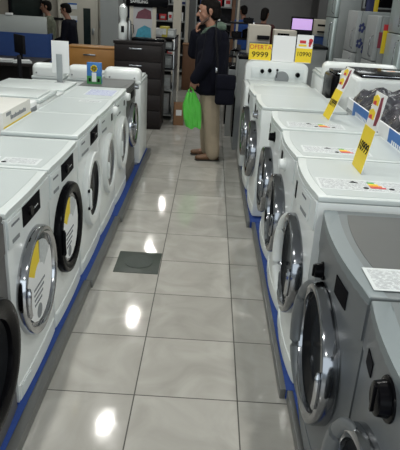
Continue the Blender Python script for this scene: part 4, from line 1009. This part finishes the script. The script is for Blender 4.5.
man, _ = person('man in a dark jacket with green hood and khaki trousers, hand to chin', (.262, 4.16, 0), PI + .05, .975, MAN, NAVY, KHAKI, BROWN, HAIR, HOODG, fine=True, hp=.10, coat_hem=.71, beard=True, bulk=1.42, hs=1.12, hz=1.60)
# shoulder bag, worn by the man
t = thing('shoulder_bag', 'black shoulder bag hanging at the hip of the man in the dark jacket', 'bag', (.425, 3.875, .625), .1)
bm = bmesh.new(); bx(bm, -.10, .10, -.05, .05, .04, .35, bev=.035, seg=4); obj('bag_body', bm, NAVY, t)
bm = bmesh.new(); bx(bm, -.103, .103, -.058, .02, .20, .353, bev=.02, seg=3); obj('flap', bm, NAVY, t)
bm = bmesh.new(); tube(bm, [(-.09, .0, .33), (-.10, -.01, .50), (-.13, .0, .72), (-.13, .06, .86), (-.10, .15, .86)], .010); obj('strap', bm, BLACKM, t)
B('buckle', CHROME, t, -.115, -.095, -.025, -.015, .37, .42)
# green plastic bag
t = thing('plastic_bag', 'bright green plastic shopping bag held by the man in the aisle', 'bag', (.105, 3.98, .385), .25)
bm = bmesh.new(); b2 = bmesh.new(); bmesh.ops.create_cube(b2, size=1.0); bmesh.ops.subdivide_edges(b2, edges=list(b2.edges), cuts=9, use_grid_fill=True)
rs = random.Random(4)
for v in b2.verts:
    z = v.co.z + .5; wv = (.5 + .5 * min(1, (1.05 - z) * 2.6)) * (.78 + .22 * math.sin(z * PI)); fold = .012 * math.sin(22 * v.co.x + 6 * z) * (1 - .3 * z)
    v.co = Vector((v.co.x * .20 * wv - .035 * z, v.co.y * (.055 * (1 - z) + .035) * (1.1 - v.co.x ** 2) + fold * (1 if v.co.y > 0 else .8), z * .37 + .012 * math.sin(10 * v.co.x) * (z < .1) + rs.uniform(-.003, .003)))
merge(bm, b2); obj('bag_body', bm, LIME, t)
bm = bmesh.new(); tube(bm, [(-.07, 0, .35), (-.06, 0, .40), (-.045, 0, .43), (-.02, 0, .40), (-.0, 0, .35)], .009); obj('handles', bm, LIME, t)

REL = dict(re=(.07, -.24, 1.10), rw=(.25, -.15, 1.02), rd=(1, .2, .1), rn=(0, 0, -1), le=(.08, .24, 1.10), lw=(.27, .14, 1.05), ld=(1, -.2, .1), ln=(0, 0, -1),
           rk=(.03, -.10, .49), ra=(.0, -.11, .085), lk=(.03, .095, .49), la=(.02, .10, .085))
CAMO = mat('camouflage_cloth', (.13, .14, .10), .9, noise=.75, nscale=14)
REDC = mat('dark_red_cloth', (.05, .012, .012), .9, noise=.2); BLUC = mat('blue_cloth', (.015, .06, .24), .9, noise=.2)
GREYT = mat('grey_trousers', (.06, .06, .065), .9)
person('person in a long dark coat looking down beside the beige office door', (-2.10, 7.8, 0), PI - .2, .86, REL, NAVY, BLACKM, BLACKM, HAIR, lean=.06, hp=.35, coat_hem=.62)
person('person in a camouflage jacket behind the blue partition', (-2.62, 8.3, 0), PI + .1, .87, REL, CAMO, GREYT, BLACKM, HAIR, hp=.1)
person('person in a blue top bending over the far counter, seen from behind', (.90, 9.75, 0), PI / 2 + .3, .93, REL, BLUC, GREYT, BLACKM, HAIR, lean=.08, hp=.3)
person('person in a dark red coat beside the person in blue', (1.16, 8.75, 0), PI / 2 - .4, .92, REL, REDC, GREYT, BLACKM, HAIR, lean=.05, hp=.3, hair_len=.06)
